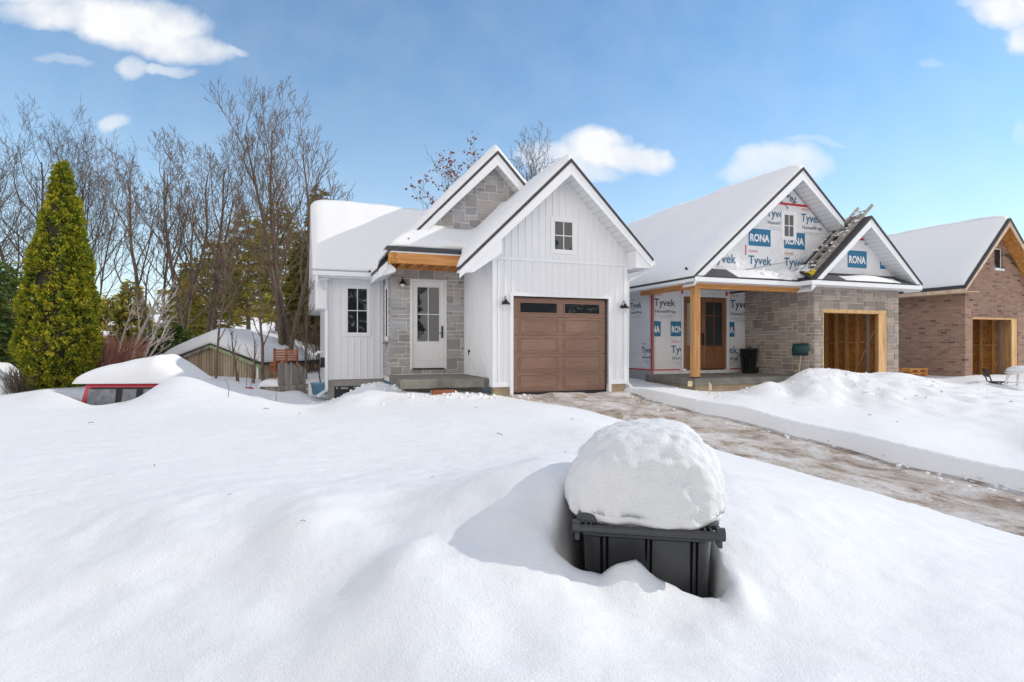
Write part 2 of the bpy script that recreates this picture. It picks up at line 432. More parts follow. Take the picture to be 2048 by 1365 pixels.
def mat_glass(name='window_glass', tint=(0.022, 0.025, 0.03), refl=0.075):
    m, N, b = new_mat(name)
    b.inputs['Base Color'].default_value = (*tint, 1)
    b.inputs['Roughness'].default_value = 0.5; b.inputs['Specular IOR Level'].default_value = 0
    g = N.n('ShaderNodeBsdfGlossy', i_Roughness=0.02); g.inputs['Color'].default_value = (.9, .93, .96, 1)
    v = coord(N); nz = N.n('ShaderNodeTexNoise', i_Scale=2.2, i_Detail=1.0, i_Vector=v)
    bp = N.n('ShaderNodeBump', i_Strength=0.12, i_Distance=0.02, i_Height=nz.outputs[0]); N.l(bp.outputs[0], g.inputs['Normal'])
    mx = N.n('ShaderNodeMixShader', i_0=refl); N.l(b.outputs[0], mx.inputs[1]); N.l(g.outputs[0], mx.inputs[2])
    out = [n for n in N.t.nodes if n.type == 'OUTPUT_MATERIAL'][0]; N.l(mx.outputs[0], out.inputs[0])
    return m
M['glass'] = mat_glass()
M['frost'] = plain('frosted_truck_glass', (0.16, 0.17, 0.19), 0.35, var=0.5, scale=9, bstr=0.3)
M['bulb'] = plain('clear_bulb', (0.75, 0.7, 0.66), 0.15, var=0.02, bstr=0)
def mat_soffit():
    m, N, b = new_mat('vinyl_soffit')
    v = coord(N); sp = N.n('ShaderNodeSeparateXYZ'); N.l(v, sp.inputs[0])
    fr = N.m('FRACT', N.m('MULTIPLY', N.m('ADD', sp.outputs[0], N.m('MULTIPLY', sp.outputs[2], 0.0)), 8.0))
    ln = N.m('LESS_THAN', fr, 0.12)
    N.l(N.mix(ln, (0.72, 0.73, 0.74), (0.50, 0.51, 0.53)), b.inputs['Base Color']); b.inputs['Roughness'].default_value = 0.5
    return m
M['soffit'] = mat_soffit()
def mat_bark(name, c1, c2, sc=18.0):
    m, N, b = new_mat(name)
    v = coord(N, (1, 1, 0.25))
    n1 = N.n('ShaderNodeTexNoise', i_Scale=sc, i_Detail=5.0, i_Vector=v)
    N.l(N.mix(N.m('MULTIPLY_ADD', n1.outputs[0], 2.0, -0.5, clamp=True), c1, c2), b.inputs['Base Color'])
    b.inputs['Roughness'].default_value = 0.9
    bump(N, b, n1.outputs[0], 0.6, 0.02)
    return m
M['bark'] = mat_bark('brown_bark', (0.075, 0.053, 0.038), (0.22, 0.16, 0.115))
M['bark_dark'] = mat_bark('dark_bark', (0.05, 0.038, 0.03), (0.15, 0.115, 0.088))
M['bark_grey'] = mat_bark('grey_bark', (0.07, 0.055, 0.045), (0.18, 0.14, 0.11))
M['inner'] = mat_bark('painted_inner_shade', (0.025, 0.022, 0.012), (0.06, 0.05, 0.03))
M['birch'] = mat_bark('birch_bark', (0.30, 0.24, 0.19), (0.72, 0.68, 0.63), 9)
M['redtwig'] = mat_bark('red_twigs', (0.17, 0.06, 0.045), (0.34, 0.16, 0.13), 12)
def mat_leaf(name, cols, sc=2.2, rough=0.7):
    m, N, b = new_mat(name)
    v = coord(N)
    n1 = N.n('ShaderNodeTexNoise', i_Scale=sc, i_Detail=4.0, i_Roughness=0.7, i_Vector=v)
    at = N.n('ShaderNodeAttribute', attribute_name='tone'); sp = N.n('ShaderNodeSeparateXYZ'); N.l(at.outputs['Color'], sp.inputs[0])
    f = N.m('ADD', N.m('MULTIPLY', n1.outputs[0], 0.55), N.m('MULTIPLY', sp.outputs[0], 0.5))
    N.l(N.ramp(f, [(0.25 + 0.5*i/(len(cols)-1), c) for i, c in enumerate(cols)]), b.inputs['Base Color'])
    b.inputs['Roughness'].default_value = rough; b.inputs['Specular IOR Level'].default_value = 0.25
    tr = N.n('ShaderNodeBsdfTranslucent'); N.l(b.inputs['Base Color'].links[0].from_socket, tr.inputs['Color'])
    mx = N.n('ShaderNodeMixShader', i_0=0.22); N.l(b.outputs[0], mx.inputs[1]); N.l(tr.outputs[0], mx.inputs[2])
    out = [n for n in N.t.nodes if n.type == 'OUTPUT_MATERIAL'][0]; N.l(mx.outputs[0], out.inputs[0])
    return m
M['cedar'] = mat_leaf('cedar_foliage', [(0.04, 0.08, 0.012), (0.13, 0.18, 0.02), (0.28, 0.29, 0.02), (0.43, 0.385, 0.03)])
M['pine'] = mat_leaf('pine_needles', [(0.10, 0.115, 0.025), (0.22, 0.21, 0.04), (0.38, 0.32, 0.06), (0.48, 0.33, 0.09)])
M['spruce'] = mat_leaf('spruce_needles', [(0.05, 0.065, 0.02), (0.12, 0.125, 0.03), (0.22, 0.20, 0.045), (0.34, 0.27, 0.09)])
M['green'] = mat_leaf('green_needles', [(0.03, 0.06, 0.02), (0.07, 0.13, 0.03), (0.15, 0.20, 0.05), (0.26, 0.28, 0.07)])
M['farwood'] = mat_leaf('far_twigs', [(0.07, 0.06, 0.035), (0.17, 0.125, 0.075), (0.27, 0.18, 0.12), (0.16, 0.16, 0.06)], 0.35)
M['deadleaf'] = mat_leaf('dead_leaves', [(0.16, 0.06, 0.035), (0.27, 0.10, 0.055), (0.36, 0.16, 0.09)])

# ------------------------------------------------------------------ ground
def smooth(a, b, x):
    t = np.clip((x - a) / (b - a), 0, 1); return t*t*(3 - 2*t)
ctrl_px = [  # (px, py, distance Y)
    (-400,1365,1.7),(0,1365,1.75),(350,1365,1.7),(700,1365,1.6),(1000,1365,1.5),(1300,1365,1.5),(1650,1365,1.55),(2048,1365,1.6),(2500,1365,1.7),
    (0,1180,2.3),(300,1220,2.1),(560,1200,2.05),(800,1140,2.0),(1000,1150,2.0),(1250,1235,1.95),(1550,1230,2.0),(1800,1220,2.1),(2048,1190,2.3),(2400,1200,2.3),
    (345,1075,2.55),(430,1040,2.75),(640,1008,2.75),(760,1045,2.6),(900,990,2.75),(1000,960,2.75),(1105,935,2.75),(1500,1060,2.5),(1700,1080,2.6),(1900,1120,2.6),(1480,955,3.3),(1600,1000,3.0),
    (0,1040,3.0),(200,1010,3.2),(-400,1000,3.3),(450,985,3.3),(650,965,3.6),(850,950,3.6),(1000,935,3.6),
    (0,930,4.4),(300,920,4.6),(600,915,4.8),(850,915,4.8),(1050,905,4.8),(1150,900,4.8),(-500,900,5),
    (0,862,6.8),(300,862,6.8),(500,868,6.6),(640,872,6.4),(800,868,6.6),(950,862,6.8),(1080,862,6.6),(1180,862,6.2),
    (500,838,8.4),(620,838,8.6),(760,835,8.6),(900,825,9.2),(1000,815,9.8),(1080,820,9.0),
    (0,835,8.8),(200,832,9.2),(350,828,9.2),(-600,850,9),
    (0,800,12.5),(40,798,12.5),(100,778,13.4),(150,802,12.7),(205,812,12.4),(258,808,12.5),(180,812,13.0),(230,806,13.4),(270,798,13.3),(130,790,14.2),(200,800,15.0),(280,790,15.0),(318,768,12.4),(355,753,12.6),(430,772,12.6),(520,800,12.2),(560,812,12.0),(620,822,12.2),(-200,800,13),(-700,800,13),
    (660,803,13.4),(700,785,14.0),(745,766,14.4),(800,780,14.0),(860,788,13.9),(930,788,13.9),(985,793,13.9),(760,800,12.8),(850,800,12.8),(940,803,12.6),
    (560,795,14.5),(600,780,16.5),(620,768,18.0),(600,748,22),(640,745,22),(480,765,16.5),(420,758,17.5),(360,765,17.5),(520,770,17),
    (330,745,20),(450,748,22),(540,745,22),(200,765,18),(100,775,17),(0,790,16.5),(-200,790,16),
]
ctrl_w = [  # world points (x, y, z)
    (-8,30,0.1),(-2,30,0.2),(-20,30,0.0),(-35,25,-0.1),(5,32,0.2),(15,32,0.2),(28,28,0.2),(0,45,0.2),(-25,50,0.2),(25,50,0.2),(45,40,0.2),(-50,45,0),
    (0,0.3,0.1),(-3,0.5,0.1),(3,0.3,0.0),(0,-4,-0.5),(-8,-4,-.5),(8,-4,-.6),(-10,2,0.1),(12,1,-0.5),(-20,8,0),(-25,15,-.1),
    (-3.5,18,0.0),(-4.5,20,0.05),(0,20,0.1),(5,20,0.1),(12,22,0.2),(20,18,0.2),(16,6,-0.3),(22,10,-.1),(30,15,0.1),
]
def hs(s, t, z):
    p = HW(s, t); return (p.x, p.y, z)
ctrl_w += [hs(-0.3, -1.0, -0.02), hs(-0.4, -2.5, 0.03), hs(-0.5, -4.2, 0.10), hs(-0.6, -6, 0.06), hs(-0.7, -8, -0.02), hs(-0.7, -9.5, -0.02), hs(-0.6, -11, -0.08), hs(-.5, -12.6, -.15),
           hs(-4.3, 3.5, -.42), hs(-3.6, 3.4, -.2), hs(-2.8, 3.0, .05), hs(-4.9, 4.5, -.35), hs(-5.4, 6.5, -.15), hs(-2.4, .2, .08), hs(-1.4, .1, .06), hs(-.9, .1, .02), hs(3.6, -1.2, 0.10), hs(3.7, -3, 0.02), hs(3.7, -5, -0.09), hs(3.8, -7, -0.19), hs(3.9, -9, -0.32), hs(3.9, -11, -0.44), hs(3.9,-13,-.5),
           hs(4.4, 0.5, 0.06), hs(4.4, -0.6, 0.06), hs(5.4, -0.9, -0.06), hs(6.2, -1.2, 0.03), hs(7.0, -1.4, 0.05), hs(5, -2.5, 0.02), hs(6, -8, -.2), hs(9, -9, -.25)]
ctrl_px += [(1540,762,14.7),(1590,750,14.7),(1640,741,14.7),(1700,746,14.7),(1790,748,15.0),(1860,762,15.0),(1930,775,14.5),(2048,792,13.5),
            (1500,780,14.1),(1580,786,13.8),(1700,799,13.1),(1850,816,12.2),(2000,842,11.0),(2200,860,10.2),
            (1480,790,13.2),(1600,804,12.4),(1750,832,11.0),(1900,862,10.0),(2048,895,9.0),(2250,905,8.6),
            (1900,768,18),(1950,757,18.5),(2000,762,18.3),(2060,762,18.6),(2048,785,16.5),(1700,752,16.4),(1850,757,17.5),(2200,770,17)]
cp = np.array([tuple(W(*p)) for p in ctrl_px] + ctrl_w)
def tps_fit(P, lam=0.002):
    # distances measured in a compressed space so near and far detail weigh alike
    q = warp(P[:, 0], P[:, 1])
    n = len(P); d = np.linalg.norm(q[:, None] - q[None], axis=2)
    K = np.where(d > 0, d*d*np.log(d + 1e-12), 0) + lam*np.eye(n)
    A = np.zeros((n+3, n+3)); A[:n, :n] = K; A[:n, n] = 1; A[:n, n+1:] = q; A[n, :n] = 1; A[n+1:, :n] = q.T
    return q, np.linalg.solve(A, np.concatenate([P[:, 2], [0, 0, 0]]))
def warp(x, y):
    r = np.sqrt(x*x + (y+1.0)**2) + 1e-6
    k = np.log(1 + r/1.5)*3.0/r
    return np.stack([x*k, (y+1.0)*k], -1)
TQ, TC = tps_fit(cp)
def tps(x, y):
    q = warp(x.ravel(), y.ravel()); out = np.empty(len(q))
    for i in range(0, len(q), 20000):
        c = q[i:i+20000]
        d2 = ((c[:, None] - TQ[None])**2).sum(2)
        out[i:i+20000] = (0.5*d2*np.log(d2 + 1e-12)) @ TC[:len(TQ)] + TC[len(TQ)] + c @ TC[len(TQ)+1:]
    return out.reshape(x.shape)
def drive_z(s, t): return -0.02 + np.where(t < 0, 0.058*t, 0.0)
def drive_edges(t):
    u = np.clip(-t, 0, 16)
    left = -0.02 + 0.006*u + 0.05*np.sin(u*1.1)
    right = 3.02 - .13*smooth(0.5, 2.5, u) + 0.03*np.sin(u*1.3 + 1) + 0.035*np.sin(u*3.1) + 0.005*u
    return left, right
BIN_O = Vector((0.515, 2.20)); BU = Vector((0.983, -0.185)).normalized(); BV = Vector((0.185, 0.983)).normalized()
def fbm(x, y, sc, oct=4, seed=0):
    rs = np.random.RandomState(seed); out = np.zeros_like(x); amp = 1.0
    for o in range(oct):
        for k in range(5):
            a = rs.rand()*6.283; f = sc*(0.7 + 0.6*rs.rand()); ph = rs.rand()*6.283
            out += amp*np.sin((x*math.cos(a) + y*math.sin(a))*f + ph + 1.3*np.sin((x*math.sin(a)-y*math.cos(a))*f*0.7 + ph*2))/5
        amp *= 0.5; sc *= 2.05
    return out
def ground_z(x, y, detail=True):
    x = np.asarray(x, float); y = np.asarray(y, float)
    z = tps(x, y)
    far = smooth(38, 70, np.sqrt(x*x + y*y)); z = z*(1-far) + 0.1*far
    z = np.maximum(z, -1.6)
    s = (x-ORG.x)*Wv.x + (y-ORG.y)*Wv.y; t = (x-ORG.x)*Dv.x + (y-ORG.y)*Dv.y
    if detail:
        rr = np.sqrt(x*x + y*y)
        z = z + 0.012*fbm(x, y, 2.1, 4, 1) * smooth(0.3, 2.5, rr) * (1 - 0.6*smooth(20, 60, rr))
        z = z + 0.006*fbm(x, y, 11, 3, 7) * (1 - smooth(5, 10, rr))
        for (px, py, Y_, r_, a_) in ((440,1105,2.38,.24,-.055),(560,1075,2.5,.13,.03),(650,1200,2.05,.20,-.06),(540,1150,2.2,.16,-.02),(800,1140,2.15,.13,.045),(610,1020,2.68,.22,.045),(880,1085,2.4,.28,-.035),(720,1060,2.5,.10,.02),
                                 (960,1190,1.95,.12,-.03),(1040,1290,1.7,.13,-.03),(1140,1230,1.85,.12,.02),(1500,1290,1.75,.14,-.02),(1700,1180,2.1,.2,-.02),(180,1150,2.2,.18,-.025),(300,1010,3.0,.3,.03),(250,1060,2.7,.2,-.02),(960,975,2.8,.22,.04),(1030,1010,2.6,.2,.03)):
            cx_ = (px-CX)/FPX*Y_
            wx_ = x + .05*fbm(x, y, 5, 2, 31); wy_ = y + .05*fbm(x, y, 5, 2, 37)
            z = z + .55*a_*np.exp(-(((wx_-cx_)**2 + (wy_-Y_)**2)/r_**2)**1.4)
        z = z + .009*fbm(x, y, 16, 3, 17)*np.clip(.4+.8*fbm(x, y, 1.3, 2, 23), 0, 1.2)*(1 - smooth(4, 7, rr))
        # crusty wind texture running diagonally across the left yard
        cr_ = fbm(x*.7 + y*.9, (y - x*.45)*2.6, 3.4, 4, 51)
        z = z + .011*np.maximum(cr_, -.2)*smooth(.2, 1.4, 1.2 - x)*(1 - smooth(5, 9, rr))*np.clip(.35 + fbm(x, y, .9, 2, 53), 0, 1)
        # wind / melt ripples on the left foreground
        z = z + 0.010*np.sin((x*0.35 + y*1.0)*9 + 2*fbm(x, y, 1.2, 2, 3)) * smooth(0.2, 1.2, -x) * (1 - smooth(2, 6, rr)) * 0.5
        # lumpy shovelled piles
        for (px, py, r, a, f) in ((10.2, 13.8, 2.6, 0.06, 8.0), (7.7, 14.2, 1.6, 0.06, 9.0), (13.5, 13.0, 2.8, .05, 7), (-3.6, 14.2, 1.7, 0.045, 6.5), (-1.3, 13.9, 1.6, 0.03, 8)):
            g = np.exp(-((x-px)**2 + (y-py)**2)/r**2)
            z = z + g*a*fbm(x, y, f, 4, 11)
    # driveway trench
    L, Rr = drive_edges(t)
    inside = smooth(L - 0.34, L + 0.06, s) * (1 - smooth(Rr, Rr + 0.24, s)) * (1 - smooth(0.1, 0.2, t)) * smooth(-22, -19, t)
    dz = drive_z(s, t) - 0.12
    z = z*(1-inside) + dz*inside
    # keep the snow below floors of the houses
    inh = smooth(-0.45, -0.35, s)*(1-smooth(3.1, 3.2, s))*smooth(0.05, 0.15, t)*(1-smooth(9, 10, t))
    inh = np.maximum(inh, smooth(9.3, 9.4, s)*(1-smooth(12.6, 12.7, s))*smooth(-.55, -.45, t)*(1-smooth(9, 10, t)))
    inh = np.maximum(inh, smooth(16.3, 16.4, s)*(1-smooth(21.6, 21.7, s))*smooth(-.45, -.35, t)*(1-smooth(9, 10, t)))
    z = z*(1-inh) + np.minimum(z, -0.2)*inh
    # hollow round the bin
    bu = (x-BIN_O.x)*BU.x + (y-BIN_O.y)*BU.y; bv = (x-BIN_O.x)*BV.x + (y-BIN_O.y)*BV.y
    prof = np.interp(bu, [-.40, -.27, -.17, -.11, -.04, .04, .12, .20, .27, .34], [.46, .36, .335, .385, .40, .335, .30, .272, .285, .36])
    wgt = np.exp(-((bv+.04)/.13)**2)*smooth(-.52, -.30, bu)*(1-smooth(.26, .42, bu))
    z = z*(1-wgt) + prof*wgt
    fp = smooth(-0.31, -0.245, bu)*(1-smooth(0.235, 0.29, bu))*smooth(-0.05, 0.02, bv)*(1-smooth(0.68, 0.76, bv))
    z = z*(1-fp) + np.minimum(z, 0.0)*fp
    pit = smooth(-0.37, -0.29, bu)*(1-smooth(-0.26, -0.20, bu))*smooth(-0.08, 0.02, bv)*(1-smooth(0.25, 0.45, bv))
    z = z - 0.17*pit*(1-fp)
    return z
def axis(breaks):
    out = []
    for a, b, st in breaks: out += list(np.arange(a, b - 1e-6, st))
    return np.array(out)
def build_ground():
    xs = axis([(-400, -100, 30), (-100, -40, 6), (-40, -16, 0.8), (-16, -7, 0.14), (-7, -3, 0.07), (-3, -0.4, 0.035), (-0.4, 1.4, 0.018), (1.4, 4, 0.035), (4, 9, 0.07), (9, 20, 0.13), (20, 45, 0.8), (45, 100, 6), (100, 430, 30)])
    ys = axis([(-60, -10, 10), (-10, -1, 1), (-1, 1.1, 0.2), (1.1, 3.4, 0.022), (3.4, 6, 0.04), (6, 10, 0.06), (10, 19, 0.075), (19, 27, 0.2), (27, 60, 0.8), (60, 120, 5), (120, 1200, 60)])
    X, Y = np.meshgrid(xs, ys)
    Z = ground_z(X, Y)
    nx, ny = len(xs), len(ys)
    me = bpy.data.meshes.new('ground')
    V = np.stack([X, Y, Z], -1).reshape(-1, 3)
    idx = np.arange(nx*ny).reshape(ny, nx)
    Fq = np.stack([idx[:-1, :-1], idx[:-1, 1:], idx[1:, 1:], idx[1:, :-1]], -1).reshape(-1, 4)
    me.vertices.add(len(V)); me.vertices.foreach_set('co', V.ravel())
    me.loops.add(Fq.size); me.loops.foreach_set('vertex_index', Fq.ravel())
    me.polygons.add(len(Fq)); me.polygons.foreach_set('loop_start', np.arange(0, Fq.size, 4)); me.polygons.foreach_set('loop_total', np.full(len(Fq), 4))
    me.polygons.foreach_set('use_smooth', np.ones(len(Fq), bool))
    me.update(calc_edges=True); me.materials.append(M['snow'])
    o = bpy.data.objects.new('ground', me); col.objects.link(o)
    tag(o, 'deep smooth white snow covering the whole yard', 'snow ground', kind='structure')
build_ground()
def GZ(x, y): return float(ground_z(np.array([x]), np.array([y]), False)[0])

def mat_drive():
    m, N, b = new_mat('icy_driveway')
    v = coord(N, (1.15, 0.8, 1))
    n1 = N.n('ShaderNodeTexNoise', i_Scale=2.0, i_Detail=9.0, i_Roughness=0.68, i_Distortion=0.6, i_Vector=v)
    n2 = N.n('ShaderNodeTexNoise', i_Scale=11.0, i_Detail=8.0, i_Roughness=0.72, i_Distortion=1.6, i_Vector=v)
    n3 = N.n('ShaderNodeTexNoise', i_Scale=55.0, i_Detail=4.0, i_Roughness=0.7, i_Vector=v)
    f = N.m('ADD', N.m('MULTIPLY', n1.outputs[0], 0.75), N.m('MULTIPLY', n2.outputs[0], 0.32))
    f = N.m('SUBTRACT', f, 0.008)
    c = N.ramp(f, [(0.37, (0.15, 0.085, 0.05)), (0.435, (0.31, 0.21, 0.145)), (0.49, (0.50, 0.42, 0.35)), (0.545, (0.65, 0.59, 0.535)), (0.62, (0.79, 0.765, 0.75))])
    tcx = N.n('ShaderNodeTexCoord'); spx = N.n('ShaderNodeSeparateXYZ'); N.l(tcx.outputs['Object'], spx.inputs[0])
    tr_ = N.m('POWER', N.m('MULTIPLY_ADD', N.m('COSINE', N.m('MULTIPLY', N.m('ADD', spx.outputs[0], N.m('MULTIPLY_ADD', n1.outputs[0], .5, -.75-.25)), 4.19)), .5, .5), 3.0)
    c = N.mix(N.m('MULTIPLY', N.m('MULTIPLY', tr_, .38), N.m('MULTIPLY', n2.outputs[0], 1.4), clamp=True), c, (0.20, 0.125, 0.08))
    N.l(c, b.inputs['Base Color'])
    N.l(N.m('MULTIPLY_ADD', n2.outputs[0], 0.5, 0.3), b.inputs['Roughness'])
    h = N.m('ADD', N.m('MULTIPLY', n2.outputs[0], 0.085), N.m('MULTIPLY', n3.outputs[0], 0.018))
    bp = N.n('ShaderNodeBump', i_Strength=0.8, i_Distance=1.0, i_Height=h); N.l(bp.outputs[0], b.inputs['Normal'])
    return m
M['drive'] = mat_drive()
def build_drive():
    ss = np.arange(-0.5, 3.5, 0.035); ts = np.concatenate([np.arange(-22, -13, 0.3), np.arange(-13, 0.14, 0.035)])
    S, T = np.meshgrid(ss, ts)
    Z = drive_z(S, T) + 0.020*fbm(S, T*0.6, 5.0, 4, 21) + 0.012*fbm(S, T, 1.5, 2, 5) - 0.03*np.exp(-((S-0.75)/0.22)**2) - 0.03*np.exp(-((S-2.25)/0.22)**2)
    L, Rr = drive_edges(T)
    Z = Z - 0.10*(1-smooth(L-0.25, L-0.05, S)) - 0.10*smooth(Rr+0.1, Rr+0.3, S)
    n, m_ = S.shape
    mb = MB()
    mb.v = [(s, t, z) for s, t, z in zip(S.ravel(), T.ravel(), Z.ravel())]
    for i in range(n-1):
        for j in range(m_-1):
            a = i*m_ + j; mb.f.append((a, a+1, a+m_+1, a+m_)); mb.m.append(0); mb.c.append(None)
    o = mb.build('driveway', M['drive'], None, smooth=True)
    o.location = (ORG.x, ORG.y, 0); o.rotation_euler = (0, 0, ANG)
    tag(o, 'muddy icy driveway of brown and white ruts leading to the garage', 'driveway', kind='structure')
build_drive()

# ------------------------------------------------------------------ building helpers (house frame: x = s along the front, y = t into the lot)
rng = random.Random(5)
def clip_poly(poly, halfs):
    for (px, pz, nx, nz) in halfs:
        out = []
        for i in range(len(poly)):
            a = poly[i]; b = poly[(i+1) % len(poly)]
            da = (a[0]-px)*nx + (a[1]-pz)*nz; db = (b[0]-px)*nx + (b[1]-pz)*nz
            if da <= 0: out.append(a)
            if (da < 0 < db) or (db < 0 < da):
                k = da/(da-db); out.append((a[0]+(b[0]-a[0])*k, a[1]+(b[1]-a[1])*k))
        poly = out
        if len(poly) < 3: return []
    return poly
def ashlar(mb, fn, a0, a1, z0, z1, cell=0.105, halfs=(), gap=0.0125, r=None, tint=(0.75, 1.25), wmax=5, hmax=3, dep=0.022):
    r = r or rng
    nx = max(1, round((a1-a0)/cell)); nz = max(1, round((z1-z0)/cell))
    cw = (a1-a0)/nx; ch = (z1-z0)/nz
    occ = [[False]*nx for _ in range(nz)]
    for j in range(nz):
        for i in range(nx):
            if occ[j][i]: continue
            w_ = r.choice([1, 2, 2, 3, 3, 4, 4, 5][:]); h_ = r.choice([1, 1, 2, 2, 2, 3])
            w_ = min(w_, wmax); h_ = min(h_, hmax)
            if h_ > w_: w_, h_ = h_, w_
            if h_ == w_ and r.random() < .5: w_ += 1
            w = 0
            while w < w_ and i+w < nx and not occ[j][i+w]: w += 1
            h = 1
            while h < h_ and j+h < nz and all(not occ[j+h][i+q] for q in range(w)): h += 1
            for jj in range(j, j+h):
                for ii in range(i, i+w): occ[jj][ii] = True
            x0, x1 = a0+i*cw+gap, a0+(i+w)*cw-gap; y0, y1 = z0+j*ch+gap, z0+(j+h)*ch-gap
            q = lambda: r.uniform(-.004, .004)
            poly = [(x0+q(), y0+q()), (x1+q(), y0+q()), (x1+q(), y1+q()), (x0+q(), y1+q())]
            poly = clip_poly(poly, halfs)
            if len(poly) < 3: continue
            g = r.uniform(*tint); wv = r.uniform(-.06, .06)
            c = (g*(1+wv), g, g*(1-wv))
            d = dep*r.uniform(.55, 1.1)
            cx = sum(p[0] for p in poly)/len(poly); cy = sum(p[1] for p in poly)/len(poly)
            n = len(poly)
            def ins(p, k):
                dx, dy = cx-p[0], cy-p[1]; L = math.hypot(dx, dy) + 1e-9; k = min(k, L*.4)
                return (p[0]+dx/L*k, p[1]+dy/L*k)
            vs = [fn(p[0], p[1], 0.0) for p in poly] + [fn(p[0], p[1], d*.7) for p in poly] + [fn(*ins(p, .012), d) for p in poly]
            fs = [(k, (k+1) % n, n+(k+1) % n, n+k) for k in range(n)] + [(n+k, n+(k+1) % n, 2*n+(k+1) % n, 2*n+k) for k in range(n)] + [tuple(range(2*n, 3*n))]
            mb.add(vs, fs, 1, c)
def battens(mb, fn, a0, a1, z0, top, step=0.19, holes=(), w=0.036, d=0.022):
    n = int((a1-a0)/step); off = ((a1-a0) - n*step)/2
    for i in range(n+1):
        a = a0 + off + i*step
        segs = [(z0, top(a))]
        for (h0, h1, b0, b1) in holes:
            if h0 - w/2 < a < h1 + w/2:
                ns = []
                for (p, q) in segs:
                    if b0 > p: ns.append((p, min(q, b0)))
                    if b1 < q: ns.append((max(p, b1), q))
                segs = ns
        for (p, q) in segs:
            if q - p < .03: continue
            e = w*.5
            vs = [fn(a-e, p, 0), fn(a+e, p, 0), fn(a+e, q, 0), fn(a-e, q, 0), fn(a-e*.75, p, d), fn(a+e*.75, p, d), fn(a+e*.75, q, d), fn(a-e*.75, q, d)]
            mb.add(vs, [(4,5,6,7), (0,1,5,4), (1,2,6,5), (2,3,7,6), (3,0,4,7)])
def front(t0): return lambda a, z, o: (a, t0 - o, z)
def left(s0): return lambda a, z, o: (s0 - o, -a, z)      # a = -t, so text reads the right way round
def rect_holes(mb, fn, a0, a1, z0, z1, holes, depth=-0.12, m=0):
    """wall slab made of boxes around rectangular holes (one row of holes)"""
    def bx(x0, x1, y0, y1):
        if x1-x0 < 1e-4 or y1-y0 < 1e-4: return
        p = [fn(x0, y0, 0), fn(x1, y0, 0), fn(x1, y1, 0), fn(x0, y1, 0), fn(x0, y0, depth), fn(x1, y0, depth), fn(x1, y1, depth), fn(x0, y1, depth)]
        mb.add(p, [(0,1,2,3), (7,6,5,4), (0,4,5,1), (1,5,6,2), (2,6,7,3), (3,7,4,0)], m)
    xs = sorted({a0, a1, *[h[0] for h in holes], *[h[1] for h in holes]})
    for i in range(len(xs)-1):
        x0, x1 = xs[i], xs[i+1]; mid = (x0+x1)/2
        hh = [h for h in holes if h[0] < mid < h[1]]
        if not hh: bx(x0, x1, z0, z1)
        else:
            zc = z0
            for h in sorted(hh, key=lambda q: q[2]):
                bx(x0, x1, zc, h[2]); zc = h[3]
            bx(x0, x1, zc, z1)
def dist_rects(S, T, rects):
    d = np.full(S.shape, -9.0)
    for (a, b, c, e) in rects:
        d = np.maximum(d, np.minimum(np.minimum(S-a, b-S), np.minimum(T-c, e-T)))
    return d
def snow_field(name, parent, svals, tvals, rects, base, H, rr=0.28, edge=0.35, seed=0, hm=None, rough=0.02, droop=0.0, mat=None, cut=None):
    S, T = np.meshgrid(svals, tvals)
    D = dist_rects(S, T, rects)
    if cut is not None: D = np.minimum(D, cut(S, T))
    B = base(S, T)
    x = np.clip(D/rr, 0, 1)
    th = H*(edge + (1-edge)*np.sqrt(1-(1-x)**2))
    th = th*(1 + 0.18*fbm(S, T, 1.4, 3, seed)) + rough*fbm(S, T, 4.0, 3, seed+3)*np.clip(D/0.3, 0, 1)
    if hm is not None: th = th*hm(S, T)
    th = np.maximum(th, 0.004)
    n, m_ = S.shape
    ins = np.zeros((n-1, m_-1), bool)
    Sc = (S[:-1, :-1]+S[1:, 1:])/2; Tc = (T[:-1, :-1]+T[1:, 1:])/2
    ins = dist_rects(Sc, Tc, rects) > 0
    if cut is not None: ins &= cut(Sc, Tc) > 0
    top = np.arange(n*m_).reshape(n, m_); bot = top + n*m_
    V = np.concatenate([np.stack([S, T, B+th], -1).reshape(-1, 3), np.stack([S, T, B+0.006-droop*(D < 0.02)], -1).reshape(-1, 3)])
    F_ = []
    for i in range(n-1):
        for j in range(m_-1):
            if not ins[i, j]: continue
            a, b, c, d = top[i, j], top[i, j+1], top[i+1, j+1], top[i+1, j]
            F_.append((a, b, c, d)); A, B2, C2, D2 = bot[i, j], bot[i, j+1], bot[i+1, j+1], bot[i+1, j]
            F_.append((D2, C2, B2, A))
            if i == 0 or not ins[i-1, j]: F_.append((A, B2, b, a))
            if i == n-2 or not ins[i+1, j]: F_.append((C2, D2, d, c))
            if j == 0 or not ins[i, j-1]: F_.append((D2, A, a, d))
            if j == m_-2 or not ins[i, j+1]: F_.append((B2, C2, c, b))
    me = bpy.data.meshes.new(name); me.from_pydata(V.tolist(), [], F_)
    bm = bmesh.new(); bm.from_mesh(me)
    bmesh.ops.delete(bm, geom=[v for v in bm.verts if not v.link_faces], context='VERTS')
    bm.to_mesh(me); bm.free()
    me.polygons.foreach_set('use_smooth', [True]*len(me.polygons))
    me.materials.append(mat or M['roofsnow'])
    o = bpy.data.objects.new(name, me); col.objects.link(o); o.parent = parent
    return o
def lin(a, b, st):
    n = max(2, int(round((b-a)/st))+1); return np.linspace(a, b, n)

